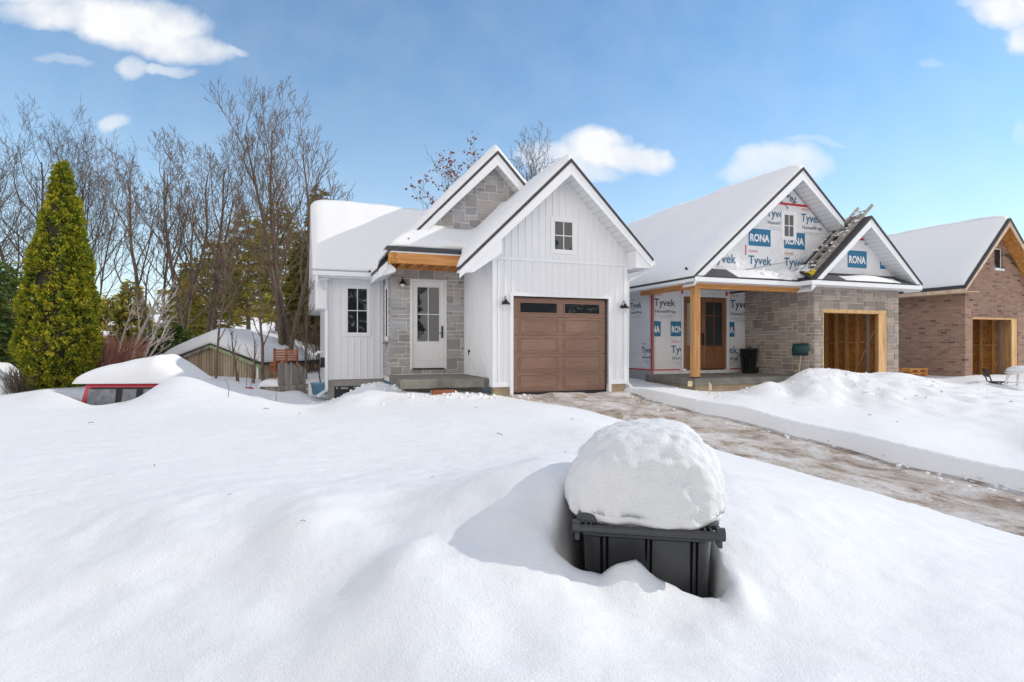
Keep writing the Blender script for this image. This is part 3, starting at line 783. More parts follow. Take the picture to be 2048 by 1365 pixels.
def window(parent, fn, a0, a1, z0, z1, trim=0.07, cols=2, rows=2, depth=0.03, casing=True, frame_mat=None, mfrac=0.5, name='window'):
    fm = frame_mat or M['trim']
    f = MB()
    def bx(x0, x1, y0, y1, o0, o1):
        p = [fn(x0, y0, o1), fn(x1, y0, o1), fn(x1, y1, o1), fn(x0, y1, o1), fn(x0, y0, o0), fn(x1, y0, o0), fn(x1, y1, o0), fn(x0, y1, o0)]
        f.add(p, [(0,1,2,3), (7,6,5,4), (0,4,5,1), (1,5,6,2), (2,6,7,3), (3,7,4,0)])
    if casing:
        o = depth
        bx(a0-trim, a0, z0-trim, z1+trim, -.02, o); bx(a1, a1+trim, z0-trim, z1+trim, -.02, o)
        bx(a0, a1, z1, z1+trim, -.02, o); bx(a0, a1, z0-trim, z0, -.02, o)
    k = 0.04
    bx(a0, a0+k, z0, z1, -.03, .024); bx(a1-k, a1, z0, z1, -.03, .024); bx(a0+k, a1-k, z1-k, z1, -.03, .024); bx(a0+k, a1-k, z0, z0+k, -.03, .024)
    w = f.build(name, fm, parent, bevel=0.003, seg=1)
    g = MB(); g.add([fn(a0+k, z0+k, .013), fn(a1-k, z0+k, .013), fn(a1-k, z1-k, .013), fn(a0+k, z1-k, .013)], [(0,1,2,3)])
    g.build('pane', M['glass'], w)
    mu = MB(); f = mu
    for i in range(1, cols):
        x = a0 + (a1-a0)*i/cols; bx(x-.011, x+.011, z0+k, z1-k, .0135, .022)
    for j in range(1, rows):
        y = z0 + (z1-z0)*(mfrac if rows == 2 else j/rows); bx(a0+k, a1-k, y-.011, y+.011, .0132, .0215)
    if mu.v: mu.build('muntin', fm, w)
    return w
def gable_roof(root, c, zr, sl, sL, sR, t0, t1, th=0.06, fasc=0.24, matf=None, name='roof', wall_t=None, fR=True, fL=True, soff=True, drip=True, matr=None):
    """deck, rake boards and raked soffit of a roof whose ridge runs along t"""
    z = lambda s: zr - sl*abs(s-c)
    dk = MB(); fnp = lambda u, v, a: (u, a, v)
    dk.prism([(sR, z(sR)), (c, zr), (sL, z(sL)), (sL, z(sL)-th), (c, zr-th*1.4), (sR, z(sR)-th)], fnp, t0-.02, t1)
    dk.build(name, matr or M['shingle'], root)
    fb = MB(); e = th+.002
    if fL: fb.prism([(c, zr-th*1.4-.002), (sL+.01, z(sL)-e), (sL+.01, z(sL)-e-fasc*.8), (c, zr-e-fasc*1.38)], fnp, t0, t0+.03)
    if fR: fb.prism([(sR-.01, z(sR)-e), (c+.0005, zr-th*1.4-.002), (c+.0005, zr-e-fasc*1.38), (sR-.01, z(sR)-e-fasc*.8)], fnp, t0, t0+.03)
    fb.build('rake_board', matf or M['trim'], root, bevel=0.004, seg=1)
    if soff and wall_t is not None:
        sf = MB(); o = th + fasc*.85
        if fL: sf.prism([(c, zr-o*1.25), (sL+.03, z(sL)-o), (sL+.03, z(sL)-o-.02), (c, zr-o*1.25-.02)], fnp, t0+.03, wall_t+.04)
        if fR: sf.prism([(sR-.03, z(sR)-o), (c+.0005, zr-o*1.25), (c+.0005, zr-o*1.25-.02), (sR-.03, z(sR)-o-.02)], fnp, t0+.03, wall_t+.04)
        sf.build('soffit', M['soffit'], root)
    return z
def wall_lamp(parent, loc, face, s=1.0):
    """barn lamp; face = outward unit direction in the house frame"""
    r = empty('wall_lamp', loc); r.parent = parent
    d = Vector(face)
    m = MB()
    m.tube([d*0, d*.03*s], .045*s, 12)
    m.tube([d*.02*s, d*.05*s + Vector((0,0,.10*s)), d*.11*s + Vector((0,0,.15*s)), d*.17*s + Vector((0,0,.12*s)), d*.18*s + Vector((0,0,.06*s))], .009*s, 8)
    m.build('arm', M['black_metal'], r, smooth=True)
    m = MB(); c = d*.18*s
    m.lathe([(.022*s, .075*s), (.03*s, .05*s), (.045*s, .03*s), (.11*s, -.035*s), (.118*s, -.05*s), (.105*s, -.048*s), (.03*s, .02*s)], 20, c)
    m.build('lamp_shade', M['black_metal'], r, smooth=True)
    m = MB(); m.lathe([(.02*s, 0), (.06*s, -.05*s), (.065*s, -.08*s), (.045*s, -.115*s), (.012*s, -.13*s)], 14, c)
    m.build('bulb_guard', M['bulb'], r, smooth=True)
    return r
def downspout(name, parent, pts, w=0.075, d=0.055, mat=None):
    m = MB()
    for a, b in zip(pts[:-1], pts[1:]):
        a = Vector(a); b = Vector(b); e = (b-a).normalized()*.015
        m.beam(a-e, b+e, w, d, up=(0.3, 1, 0.1))
    return m.build(name, mat or M['trim'], parent, bevel=0.012, seg=2)

# ================================================================== HOUSE 1 : white board-and-batten house
H1 = empty('farmhouse', (ORG.x, ORG.y, 0), ANG, label='finished white board-and-batten house with brown garage door and grey stone entry, snow on its roofs', cat='house')
TE, TW_ = 2.566, 3.8
gz = lambda s: 5.86 - .985*abs(s-1.366)
r2 = lambda s: 6.78 - 1.04*abs(s-0.36)
def house1():
    F0 = front(0)
    # garage front wall with gable
    w = MB()
    rect_holes(w, F0, -.53, 3.26, .18, 3.35, [(0, 2.70, .1, 2.44)])
    w.prism([(-.53, 3.35), (3.26, 3.35), (3.26, gz(3.26)-.2), (1.366, 5.86-.25), (-.53, gz(-.53)-.2)], lambda u, v, a: (u, a, v), 0, .12)
    gw = w.build('garage_wall', M['siding'], H1)
    b = MB(); WIN1 = (1.065, 1.69, 3.60, 4.44)
    z0, z1 = WIN1[2], WIN1[3]
    hole = [(-.09, 2.79, 0, 2.53)]
    battens(b, F0, -.44, 3.18, .31, lambda a: 3.33, 0.186, hole)
    battens(b, F0, -.44, 3.18, 3.40, lambda a: gz(a)-.30, 0.186, [(1.05, 1.71, z0-.1, z1+.1)])
    b.build('batten', M['siding'], H1)
    tr = MB()
    tr.box(-.545, 3.275, -.03, -.001, 3.325, 3.405)                       # belt
    tr.box(-.55, -.44, -.024, -.001, .18, 3.325); tr.box(3.17, 3.28, -.024, -.001, .18, 3.325)
    tr.box(-.55, -.545, -.02, .09, .18, 3.3)
    tr.box(-.44, -.09, -.02, -.001, .18, .31); tr.box(2.79, 3.17, -.02, -.001, .18, .31)
    tr.build('trim', M['trim'], H1, bevel=0.004, seg=1)
    tr = MB()
    tr.box(-.085, 0, -.035, .14, -.02, 2.525); tr.box(2.70, 2.785, -.035, .14, -.02, 2.525); tr.box(0, 2.70, -.035, .14, 2.44, 2.525)
    tr.build('garage_door_frame', M['trim'], H1, bevel=0.005, seg=1)
    window(H1, F0, 1.10, 1.67, 3.63, 4.42, .075)
    # foundation
    f = MB(); f.box(-.50, -.085, .015, .2, -.6, .179); f.build('foundation', M['found'], H1)
    f = MB(); f.box(2.785, 3.24, .015, .2, -.6, .179)
    f.build('foundation', M['found'], H1)
    # garage door
    gd = MB(); y = .10
    gd.box(.012, 2.688, y, y+.04, .03, 2.43)
    nsec = 5; hh = (2.40-.05)/nsec
    for k in range(nsec):
        a, c = .05+k*hh, .05+(k+1)*hh
        gd.box(.012, 2.688, y-.012, y, a+.006, c-.006)
        if k < nsec-1:
            for (u0, u1) in ((.19, 1.27), (1.43, 2.51)):
                # recessed panel with raised rim
                for q in ((u0, u1, a+.055, a+.067), (u0, u1, c-.067, c-.055), (u0, u0+.012, a+.067, c-.067), (u1-.012, u1, a+.067, c-.067)):
                    gd.box(q[0], q[1], y-.022, y-.0125, q[2], q[3])
                gd.box(u0+.05, u1-.05, y-.019, y-.0125, a+.10, c-.10)
    dr = gd.build('garage_door', M['garage'], H1, bevel=0.003, seg=1)
    F1 = front(y-.012)
    for (u0, u1) in ((.19, 1.27), (1.43, 2.51)):
        zz = .05+4*hh
        m = MB(); k = .035
        for q in ((u0, u1, zz+.08, zz+.08+k), (u0, u1, zz+hh-.08-k, zz+hh-.08), (u0, u0+k, zz+.08+k, zz+hh-.08-k), (u1-k, u1, zz+.08+k, zz+hh-.08-k)):
            m.box(q[0], q[1], y-.03, y-.0125, q[2], q[3])
        wd = m.build('door_window', M['garage'], dr, bevel=.004, seg=1)
        m = MB(); m.add([F1(u0+k, zz+.08+k, .006), F1(u1-k, zz+.08+k, .006), F1(u1-k, zz+hh-.08-k, .006), F1(u0+k, zz+hh-.08-k, .006)], [(0,1,2,3)])
        m.build('pane', M['glass'], wd)
    m = MB(); m.box(0.005, 2.695, y-.02, y+.05, -.02, .03); m.box(2.64, 2.698, y+.045, y+.09, .03, 2.43); m.box(.002, 2.698, y-.015, y+.04, 2.42, 2.438); m.box(2.66, 2.698, y-.02, y+.04, .03, 2.42)
    m.build('seal_and_gap_shade', M['black_rubber'], dr)  # bottom seal; right and top strips paint the dark gap round the door
    # garage side wall facing the entry
    w = MB(); Lf = left(-.53)
    w.box(-.53, -.42, .12, TE+1.5, .18, 3.36); w.build('side_wall', M['siding'], H1)
    b = MB(); battens(b, Lf, -TE+.06, -.1, .2, lambda a: 3.36, 0.186); b.build('batten', M['siding'], H1)
    t_, z_ = PS(941, 703, -.53)
    m = MB(); m.tube([(-.53, t_, z_), (-.60, t_, z_)], .022, 8); m.tube([(-.585, t_, z_+.03), (-.585, t_, z_-.10)], .014, 8); m.box(-.61, -.56, t_-.04, t_+.04, z_+.03, z_+.045)
    m.build('hose_tap', M['black_metal'], H1, smooth=False)
    # lamps
    for (px, py) in ((1007, 606), (1242, 614)):
        s_, z_ = PT(px, py, 0); wall_lamp(H1, (s_, -.002 if px < 1100 else -.026, z_), (0, -1, 0), 1.0)
    # far walls of the garage so the volume is closed
    w = MB(); w.box(3.14, 3.26, .12, 9, -.4, 3.4); w.build('side_wall', M['siding'], H1)
    # garage roof
    gable_roof(H1, 1.366, 5.86, .985, -1.52, 3.77, -.5, -.28, soff=False)
    pl = [(1.3655, -.28), (-1.52, -.28), (-.88, 1.48), (-.88, 9.0), (1.3655, 9.0)]
    m = MB(); m.add([(a, b, gz(a)) for a, b in pl] + [(a, b, gz(a)-.06) for a, b in pl], [(0,1,2,3,4), (9,8,7,6,5)] + [(i, 5+i, 5+(i+1) % 5, (i+1) % 5) for i in range(5)])
    m.prism([(3.77, gz(3.77)), (1.367, 5.859), (1.367, 5.859-.07), (3.77, gz(3.77)-.06)], lambda u, v, a: (u, a, v), -.28, 9.0); m.build('roof', M['shingle'], H1)
    m = MB(); o_ = .06+.24*.85
    for (sA, sB) in ((1.366, -1.0), (1.3665, 3.74)):
        m.prism([(sA, gz(sA)-o_*1.25), (sB, gz(sB)-o_), (sB, gz(sB)-o_-.02), (sA, gz(sA)-o_*1.25-.02)], lambda u, v, a: (u, a, v), -.47, .04)
    m.build('soffit', M['soffit'], H1)
    m = MB(); m.add([(-1.50, -.25, gz(-1.5)-.06), (-.89, 1.46, gz(-.89)-.06), (-.54, 1.46, 3.36), (-.54, -.25, 3.37), (-1.50, -.25, 2.95), (-.89, 1.46, 3.34), (-.54, 1.46, 3.35), (-.54, -.25, 3.36)], [(0,1,5,4), (4,5,6,7), (0,4,7,3), (1,2,6,5)]); m.build('eave_soffit', M['trim'], H1)
    m = MB(); fnp = lambda u, v, a: (u, a, v)
    m.prism([(-1.51, gz(-1.51)-.07), (-1.51, 3.0-.10), (-1.16, 3.0-.08), (-.46, 3.405), (-.46, gz(-.46)-.27)], fnp, -.468, -.44)
    m.prism([(-1.51, gz(-1.51)-.07), (-1.51, 2.90), (-1.16, 2.92), (-.531, 3.37), (-.531, gz(-.53)-.1)], fnp, -.439, -.26)
    m.prism([(3.76, gz(3.76)-.07), (3.262, gz(3.262)-.27), (3.262, 3.24), (3.76, 3.24)], fnp, -.468, 8.9)
    m.build('eave_return', M['trim'], H1, bevel=.004, seg=1)
    m = MB(); m.box(3.762, 3.87, -.44, 8.9, 3.33, 3.45); m.build('gutter', M['trim'], H1, bevel=.012)
    downspout('downspout', H1, [(3.80, -.05, 3.33), (3.80, -.02, 3.2), (3.34, .05, 2.95), (3.325, .06, .2), (3.40, -.10, .05)])
    # ---------------- entry
    hL, hR = PT(820, 560, TE)[0], PT(893, 560, TE)[0]
    hT = PT(820, 558, TE)[1]
    zf = .42
    FE = front(TE)
    st = MB()
    rect_holes(st, FE, -2.62, -.53, .2, 3.42, [(hL, hR, .54, hT)], m=0)
    r_ = random.Random(3)
    kw = dict(r=r_, cell=.108)
    ashlar(st, FE, -2.62, hL, zf, hT, **kw); ashlar(st, FE, hR, -.53, zf, hT, **kw); ashlar(st, FE, -2.62, -.53, hT, 3.42, **kw)
    ashlar(st, FE, hL, hR, zf, .54, r=r_, cell=.12, wmax=3, hmax=1)
    # gable above the porch roof
    st.prism([(-2.6, 3.42), (3.2, 3.42), (.36, 6.60), ], lambda u, v, a: (u, a, v), TE, TE+.12, 0)
    halfs = [(.36, 6.45, -1.04, 1), (.36, 6.45, 1.04, 1)]
    ashlar(st, FE, -2.4, 2.0, 3.9, 6.5, halfs=halfs, cell=.118, r=r_)
    # left return of the stone bump
    FL = left(-2.62)
    rect_holes(st, FL, -TW_, -TE, .2, 3.2, [], depth=-.12)
    for q in ((-TW_, -TW_+.34), (-TE-.34, -TE)): ashlar(st, FL, q[0], q[1], zf-.1, 3.1, **kw)
    ashlar(st, FL, -TW_+.34, -TE-.34, zf-.1, 1.25, **kw)
    st.build('stone_wall', [M['mortar'], M['stone1']], H1)
    window(H1, FL, -TW_+.42, -TE-.42, 1.42, 2.85, .07, cols=1, rows=1)
    m = MB(); m.box(-2.70, -2.60, TE+.30, TW_-.3, 1.25, 1.31); m.build('sill', M['concrete'], H1)
    # front door
    dw = MB(); k = .065
    dw.box(hL, hL+k, TE-.03, TE+.1, .54, hT); dw.box(hR-k, hR, TE-.03, TE+.1, .54, hT); dw.box(hL+k, hR-k, TE-.03, TE+.1, hT-k, hT)
    dw.build('door_frame', M['door_white'], H1, bevel=.006, seg=1)
    dl, drr, dt, db = hL+k+.004, hR-k-.004, hT-k-.005, .575
    gl = (dl+.14, drr-.14, PT(850, 683, TE)[1], dt-.15)
    d = MB(); FD = front(TE+.03)
    rect_holes(d, FD, dl, drr, db, dt, [gl], depth=-.045)
    for q in ((gl[0]-.02, gl[1]+.02, gl[3], gl[3]+.02), (gl[0]-.02, gl[1]+.02, gl[2]-.02, gl[2]), (gl[0]-.02, gl[0], gl[2], gl[3]), (gl[1], gl[1]+.02, gl[2], gl[3])):
        d.box(q[0], q[1], TE+.014, TE+.029, q[2], q[3])
    q = (gl[0], gl[1], .80, gl[2]-.20)
    for (x0, x1, y0, y1) in ((q[0], q[1], q[2], q[2]+.015), (q[0], q[1], q[3]-.015, q[3]), (q[0], q[0]+.015, q[2]+.015, q[3]-.015), (q[1]-.015, q[1], q[2]+.015, q[3]-.015)):
        d.box(x0, x1, TE+.019, TE+.029, y0, y1)
    D = d.build('front_door', M['door_white'], H1, bevel=.003, seg=1)
    m = MB(); m.add([FD(gl[0], gl[2], -.02), FD(gl[1], gl[2], -.02), FD(gl[1], gl[3], -.02), FD(gl[0], gl[3], -.02)], [(0,1,2,3)]); m.build('glass', M['glass'], D)
    m = MB(); xm = (gl[0]+gl[1])/2; ym = (gl[2]+gl[3])/2
    m.box(xm-.011, xm+.011, TE+.035, TE+.047, gl[2], gl[3]); m.box(gl[0], gl[1], TE+.034, TE+.0465, ym-.011, ym+.011); m.build('muntin', M['door_white'], D)
    m = MB(); m.box(drr-.075, drr-.03, TE+.008, TE+.029, 1.42, 1.76); m.beam((drr-.05, TE+.0, 1.56), (drr-.05, TE-.04, 1.56), .02, .02); m.beam((drr-.05, TE-.035, 1.56), (drr-.15, TE-.035, 1.56), .018, .018)
    m.build('handle', M['black_metal'], D, bevel=.003, seg=1)
    m = MB(); m.box(hL+k, hR-k, TE-.05, TE+.09, .54, .572); m.build('threshold', M['black_metal'], H1)
    s_, z_ = PT(803, 568, TE); wall_lamp(H1, (s_, TE-.024, z_+.02), (0, -1, 0), 1.0)
    # concrete stoop
    m = MB(); m.box(-2.66, -.533, .30, TE-.001, .17, .395); m.box(-2.75, -.66, .22, .30, .17, .392)
    m.box(-2.5, -.66, .5, TE-.1, -.3, .17)
    m.build('stoop', M['concrete'], H1, bevel=.02)
    # pent roof over the entry: open timber framing, charcoal fascia
    pf = 1.50
    m = MB(); sg = lin(-2.86, -.62, .07); tg_ = lin(pf, TE+.02, .15)
    zz_ = lambda a, b: min(3.72 + .51*(b-1.5), 6.70 - 1.04*abs(a-.36) + .27*(1-min(1, max(0, (b-1.5)/.7)))) - .02
    for i in range(len(sg)-1):
        for j in range(len(tg_)-1):
            q = [(sg[i], tg_[j]), (sg[i+1], tg_[j]), (sg[i+1], tg_[j+1]), (sg[i], tg_[j+1])]
            m.add([(a, b, zz_(a, b)) for a, b in q] + [(a, b, zz_(a, b)-.05) for a, b in q], [(0,1,2,3), (7,6,5,4)] + ([(0,4,5,1)] if j == 0 else []) + ([(3,7,4,0)] if i == 0 else []))
    m.build('porch_roof', M['shingle'], H1)
    zt, zb = 3.76, 3.66
    m = MB(); m.box(-2.88, -.80, pf-.03, pf, zb-.02, zt); m.box(-2.89, -2.83, pf-.035, pf+.5, zb+.0, zt-.01)
    m.build('charcoal_fascia', M['charcoal'], H1, bevel=.006, seg=1)
    m = MB(); m.box(-2.84, -.78, pf+.001, pf+.03, zb-.06, zb-.02); m.build('drip_board', M['door_white'], H1)
    m = MB(); m.box(-2.60, -.75, pf+.01, pf+.045, 3.33, 3.60); m.build('front_header', M['timber_s'], H1)
    m = MB(); m.box(-2.84, -2.602, pf+.008, pf+.04, 3.32, 3.60); m.build('strand_board_end', M['osb'], H1)
    m = MB()
    m.box(-2.84, -.54, TE-.09, TE-.04, 3.30, 3.42); m.box(-2.84, -.54, pf+.05, TE-.1, 3.40, 3.42)
    for k_ in range(8):
        s_ = -2.80 + k_*.31
        m.box(s_, s_+.038, pf+.05, TE-.09, 3.305, 3.399)
    m.build('lookout_joist', M['timber_t'], H1)
    # left roof R2 (stone gable) and its lower-left tail
    gable_roof(H1, .36, 6.78, 1.04, -2.28, 3.6, 2.17, 9.0, wall_t=TE, fasc=.25)
    m = MB(); fnp = lambda u, v, a: (u, a, v)
    m.prism([(-2.28, r2(-2.28)), (-3.06, r2(-3.06)), (-3.06, r2(-3.06)-.06), (-2.28, r2(-2.28)-.06)], fnp, 1.62, 9.0); m.build('roof', M['shingle'], H1)
    m = MB(); m.prism([(-2.84, r2(-2.84)-.065), (-3.05, r2(-3.05)-.062), (-3.05, r2(-3.05)-.29), (-2.84, r2(-2.84)-.26)], fnp, 1.60, 1.63)
    m.prism([(-2.63, 3.20), (-2.84, r2(-2.84)-.07), (-3.04, r2(-3.04)-.065), (-3.04, r2(-3.04)-.27), (-2.63, 3.12)], fnp, 1.632, 3.9)
    m.build('eave_return', M['trim'], H1, bevel=.004, seg=1)
    # ---------------- left wing
    FW = front(TW_)
    w = MB(); w.box(-4.2, -2.62, TW_, TW_+.12, .24, 3.25); w.box(-4.2, -4.08, TW_+.12, 9, -.3, 3.25)
    w.prism([(TW_, 3.25), (7.4, 3.25), (5.55, 5.3)], lambda u, v, a: (a, u, v), -4.2, -4.08)
    w.build('wing_wall', M['siding'], H1)
    wl, wr = PT(689, 571, TW_)[0]+.05, PT(740, 571, TW_)[0]-.05; wt_, wb = PT(689, 571, TW_)[1]-.05, PT(740, 672, TW_)[1]+.05
    b = MB(); battens(b, FW, -4.1, -2.7, .27, lambda a: 3.2, .186, [(wl-.1, wr+.1, wb-.12, wt_+.12)]); b.build('batten', M['siding'], H1)
    m = MB(); m.box(-4.215, -4.10, TW_-.02, TW_-.001, .22, 3.2); m.box(-2.70, -2.645, TW_-.02, TW_-.001, .24, 3.2); m.box(-4.10, -2.70, TW_-.016, TW_-.001, .235, .27)
    m.build('trim', M['trim'], H1, bevel=.004, seg=1)
    window(H1, FW, wl, wr, wb, wt_, .07)
    m = MB(); rect_holes(m, front(TW_+.02), -4.18, -2.64, -.8, .235, [(-4.02, -2.75, -.45, .04)], depth=-.2); m.build('foundation', M['found_grey'], H1)
    m = MB(); m.box(-4.02, -2.75, TW_+.06, TW_+.09, -.45, .04)
    bw = m.build('basement_window', M['black_plastic'], H1)
    m = MB(); r_ = random.Random(8)
    for k_ in range(9):
        a = -3.83 + k_*.022; m.box(a, a+.012, TW_+.052, TW_+.059, -.035-r_.random()*.01, -.005)
    for a in (-3.96, -3.48): m.box(a, a+.035, TW_+.052, TW_+.059, -.03, 0)
    m.build('label_strip', M['white_ink'], bw)
    # wing roof: ridge along s
    zs = lambda t: 3.30 + 1.0*(t-3.36)
    m = MB(); m.prism([(3.36, 3.30), (5.58, 5.52), (7.8, 3.30), (7.8, 3.24), (5.58, 5.44), (3.36, 3.24)], lambda u, v, a: (a, u, v), -4.60, .2); m.build('roof', M['shingle'], H1)
    m = MB(); m.box(-4.62, -2.98, 3.26, 3.355, 3.14, 3.27); m.build('gutter', M['trim'], H1, bevel=.012)
    m = MB(); m.box(-4.58, -2.98, 3.36, TW_+.001, 3.10, 3.14)
    m.prism([(3.36, 3.22), (5.58, 5.43), (7.8, 3.22), (7.8, 3.0), (5.58, 5.2), (3.36, 3.0)], lambda u, v, a: (a, u, v), -4.60, -4.57)
    m.prism([(3.4, 3.06), (5.58, 5.24), (7.7, 3.06), (7.7, 3.04), (5.58, 5.22), (3.4, 3.04)], lambda u, v, a: (a, u, v), -4.57, -4.2)
    m.build('soffit', M['trim'], H1)
    m = MB(); m.box(-4.53, -4.2, 3.62, 4.6, 2.22, 3.099); m.build('boxed_eave', M['found_grey' if False else 'siding'], H1, bevel=.05, seg=3)
    downspout('downspout', H1, [(-4.52, 3.31, 3.14), (-4.50, 3.36, 2.98), (-4.235, 3.70, 2.74), (-4.235, 3.71, .12), (-4.235, 3.70, -.05), (-4.48, 3.25, -.17)], .085, .06)
    # meter and cable on the left wall
    m = MB(); m.box(-4.36, -4.2, 4.6, 4.75, .55, .85); m.tube([(-4.3, 4.6, .8), (-4.42, 4.5, .45), (-4.36, 4.4, .05), (-4.3, 4.3, -.15)], .02, 6); m.build('cable', M['black_plastic'], H1)
    m = MB(); m.tube([(-4.2, 5.2, 1.0), (-4.42, 5.2, 1.0), (-4.5, 5.2, .9)], .04, 8); m.build('vent_pipe', M['trim'], H1, smooth=True)
    # ---------------- snow on the roofs
    def base1(S, T):
        g = 5.86 - .985*np.abs(S-1.366)
        p = np.where(T > 1.40, 3.74 + .51*(T-1.5), -9)
        k = .18
        h = np.clip(.5 + .5*(g-p)/k, 0, 1)
        mx = p*(1-h) + g*h + k*h*(1-h)
        p = np.where(T > 1.40, np.minimum(p, 6.72 - 1.04*np.abs(S-.36) + .27*(1-np.clip((T-1.5)/.7, 0, 1))), p)
        h = np.clip(.5 + .5*(g-p)/k, 0, 1); mx = p*(1-h) + g*h + k*h*(1-h)
        return np.where(p > -5, mx, g)
    sv = np.unique(np.concatenate([lin(-3.05, -2.86, .05), lin(-2.86, -1.50, .08), lin(-1.50, -.8, .045), lin(-.8, 1.366, .09), lin(1.366, 3.76, .15)]))
    tv = np.unique(np.concatenate([lin(-.5, -.1, .05), lin(-.1, 1.5, .08), lin(1.5, 2.0, .06), lin(2.0, TE-.01, .08)]))
    snow_field('roof_snow', H1, sv, tv, [(-1.50, 3.74, -.49, 3.4), (-2.86, .5, 1.49, 3.4), (-3.04, -2.2, 1.60, 3.4)], base1, .21, seed=2,
               hm=lambda S, T: np.where(S > 1.5, .35, 1.0)*(1+.45*np.exp(-((T-2.4)/.5)**2)*(S < .6)), edge=.25, rr=.3,
               cut=lambda S, T: np.where(T > 1.47, 9.0, S - np.interp(T, [-.5, -.28, 1.48], [-1.51, -1.50, -.88])))
    def base2(S, T):
        g = 5.86 - .985*np.abs(S-1.366); r = 6.78 - 1.04*np.abs(S-.36)
        r = np.where(S < -3.06, -9, r)
        w_ = np.minimum(3.30 + (T-3.36), 5.52 - np.abs(T-5.58)); w_ = np.where(T < 3.33, -9, w_)
        mx = np.maximum(g, r); k = .3
        h = np.clip(.5 + .5*(mx-w_)/k, 0, 1)
        return np.where((w_ > -5) & (mx > -5), w_*(1-h) + mx*h + k*h*(1-h), np.maximum(mx, w_))
    sv = np.unique(np.concatenate([lin(-4.62, -3.06, .09), lin(-3.06, .36, .09), lin(.36, 3.76, .12)]))
    tv = np.unique(np.concatenate([lin(2.16, 2.6, .06), lin(2.6, 3.34, .09), lin(3.34, 3.7, .06), lin(3.7, 5.58, .1), lin(5.58, 8.8, .3)]))
    snow_field('roof_snow', H1, sv, tv, [(-4.61, 2.5, 3.32, 8.7), (-3.04, 3.74, 2.17, 8.7)], base2, .26, seed=5, edge=.22, rr=.45)
house1()

# loose clods of snow along the shovelled edges
def clods():
    r = random.Random(77); m = MB()
    spots = []
    for k in range(170):
        t_ = -r.uniform(.2, 11); L_, R_ = drive_edges(np.array(t_)); s_ = float(R_) - r.random()**2*.5 + .12 if k % 3 else float(L_) + r.random()**2*.4 - .1
        spots.append((HW(s_, t_), r.uniform(.01, .032)))
    for k in range(110): spots.append((Vector((8.2 + r.gauss(0, 2.0), 14.1 + r.gauss(0, .9), 0)), r.uniform(.01, .036)))
    for k in range(90): spots.append((Vector((-3.4 + r.gauss(0, 1.1), 14.3 + r.gauss(0, .35), 0)), r.uniform(.015, .055)))
    for k in range(70): spots.append((HW(-1.3 + r.gauss(0, .8), r.uniform(-.9, .1)), r.uniform(.015, .05)))
    for k in range(60): spots.append((HW(5.8 + r.gauss(0, 1.2), r.uniform(-1.8, -.5)), r.uniform(.012, .04)))
    X = np.array([p.x for p, _ in spots]); Y = np.array([p.y for p, _ in spots]); Z = ground_z(X, Y)
    for i, (p, n) in enumerate(spots):
        s_, t_ = WH(p.x, p.y); L_, R_ = drive_edges(np.array(t_)); z = max(float(Z[i]), float(drive_z(s_, np.array(t_))) if L_ < s_ < R_ + .1 and t_ < 0 else -9)
        a = r.random()*6; k6 = 6
        ring = lambda q, zz: [(p.x + n*q*r.uniform(.75, 1.2)*math.cos(a+j*6.283/k6), p.y + n*q*r.uniform(.75, 1.2)*math.sin(a+j*6.283/k6), z + zz*n*r.uniform(.8, 1.2)) for j in range(k6)]
        vs = ring(1, -.4) + ring(1.05, .35) + ring(.6, .85)
        m.add(vs, [(j, (j+1) % 6, 6+(j+1) % 6, 6+j) for j in range(6)] + [(6+j, 6+(j+1) % 6, 12+(j+1) % 6, 12+j) for j in range(6)] + [tuple(range(12, 18))])
    o = m.build('snow_clods', M['roofsnow'], None, smooth=True)
    tag(o, 'loose clods of snow scattered along the shovelled banks and piles', 'snow clods', kind='stuff')
clods()

def litter():
    r = random.Random(5); m = MB(); n = 30
    P = [(r.uniform(2, 11), r.uniform(6, 13.5)) if k % 2 else (r.uniform(-6, 1.2), r.uniform(2, 11)) for k in range(n)]
    P = [p for p in P if not (drive_edges(np.array(WH(*p)[1]))[0] - .3 < WH(*p)[0] < 3.4)]
    Z = ground_z(np.array([p[0] for p in P]), np.array([p[1] for p in P]))
    for (x, y), z in zip(P, Z):
        a = r.uniform(0, 6.3); L = r.uniform(.005, .009) * (1.5 + y*.9); d = Vector((math.cos(a), math.sin(a), r.uniform(-.1, .3)))*L
        m.tube([Vector((x, y, z+.004)), Vector((x, y, z+.006)) + d*.5 + Vector((0, 0, L*.1)), Vector((x, y, z+.004)) + d], L*.05, 4)
    o = m.build('twig_litter', M['bark_dark'], None)
    tag(o, 'tiny dark twigs and bits of bark fallen on the snow', 'twig litter', kind='stuff')
litter()

# wooden block by the stoop
def block():
    p = HW(*[PT(887, 784, .1)[0], .1], 0); 
    m = MB(); m.box(-.27, .27, -.07, .07, 0, .10); m.box(-.26, .26, -.05, .05, .10, .115)
    for x in (-.2, 0, .2): m.box(x-.02, x+.02, -.072, .072, .02, .04)
    o = m.build('wood_block', M['slat_wood'], None, bevel=.006, seg=1); o.location = (p.x, p.y, .03); o.rotation_euler = (0, 0, ANG)
    tag(o, 'short brown timber block lying in the snow before the concrete stoop', 'wood block')
block()

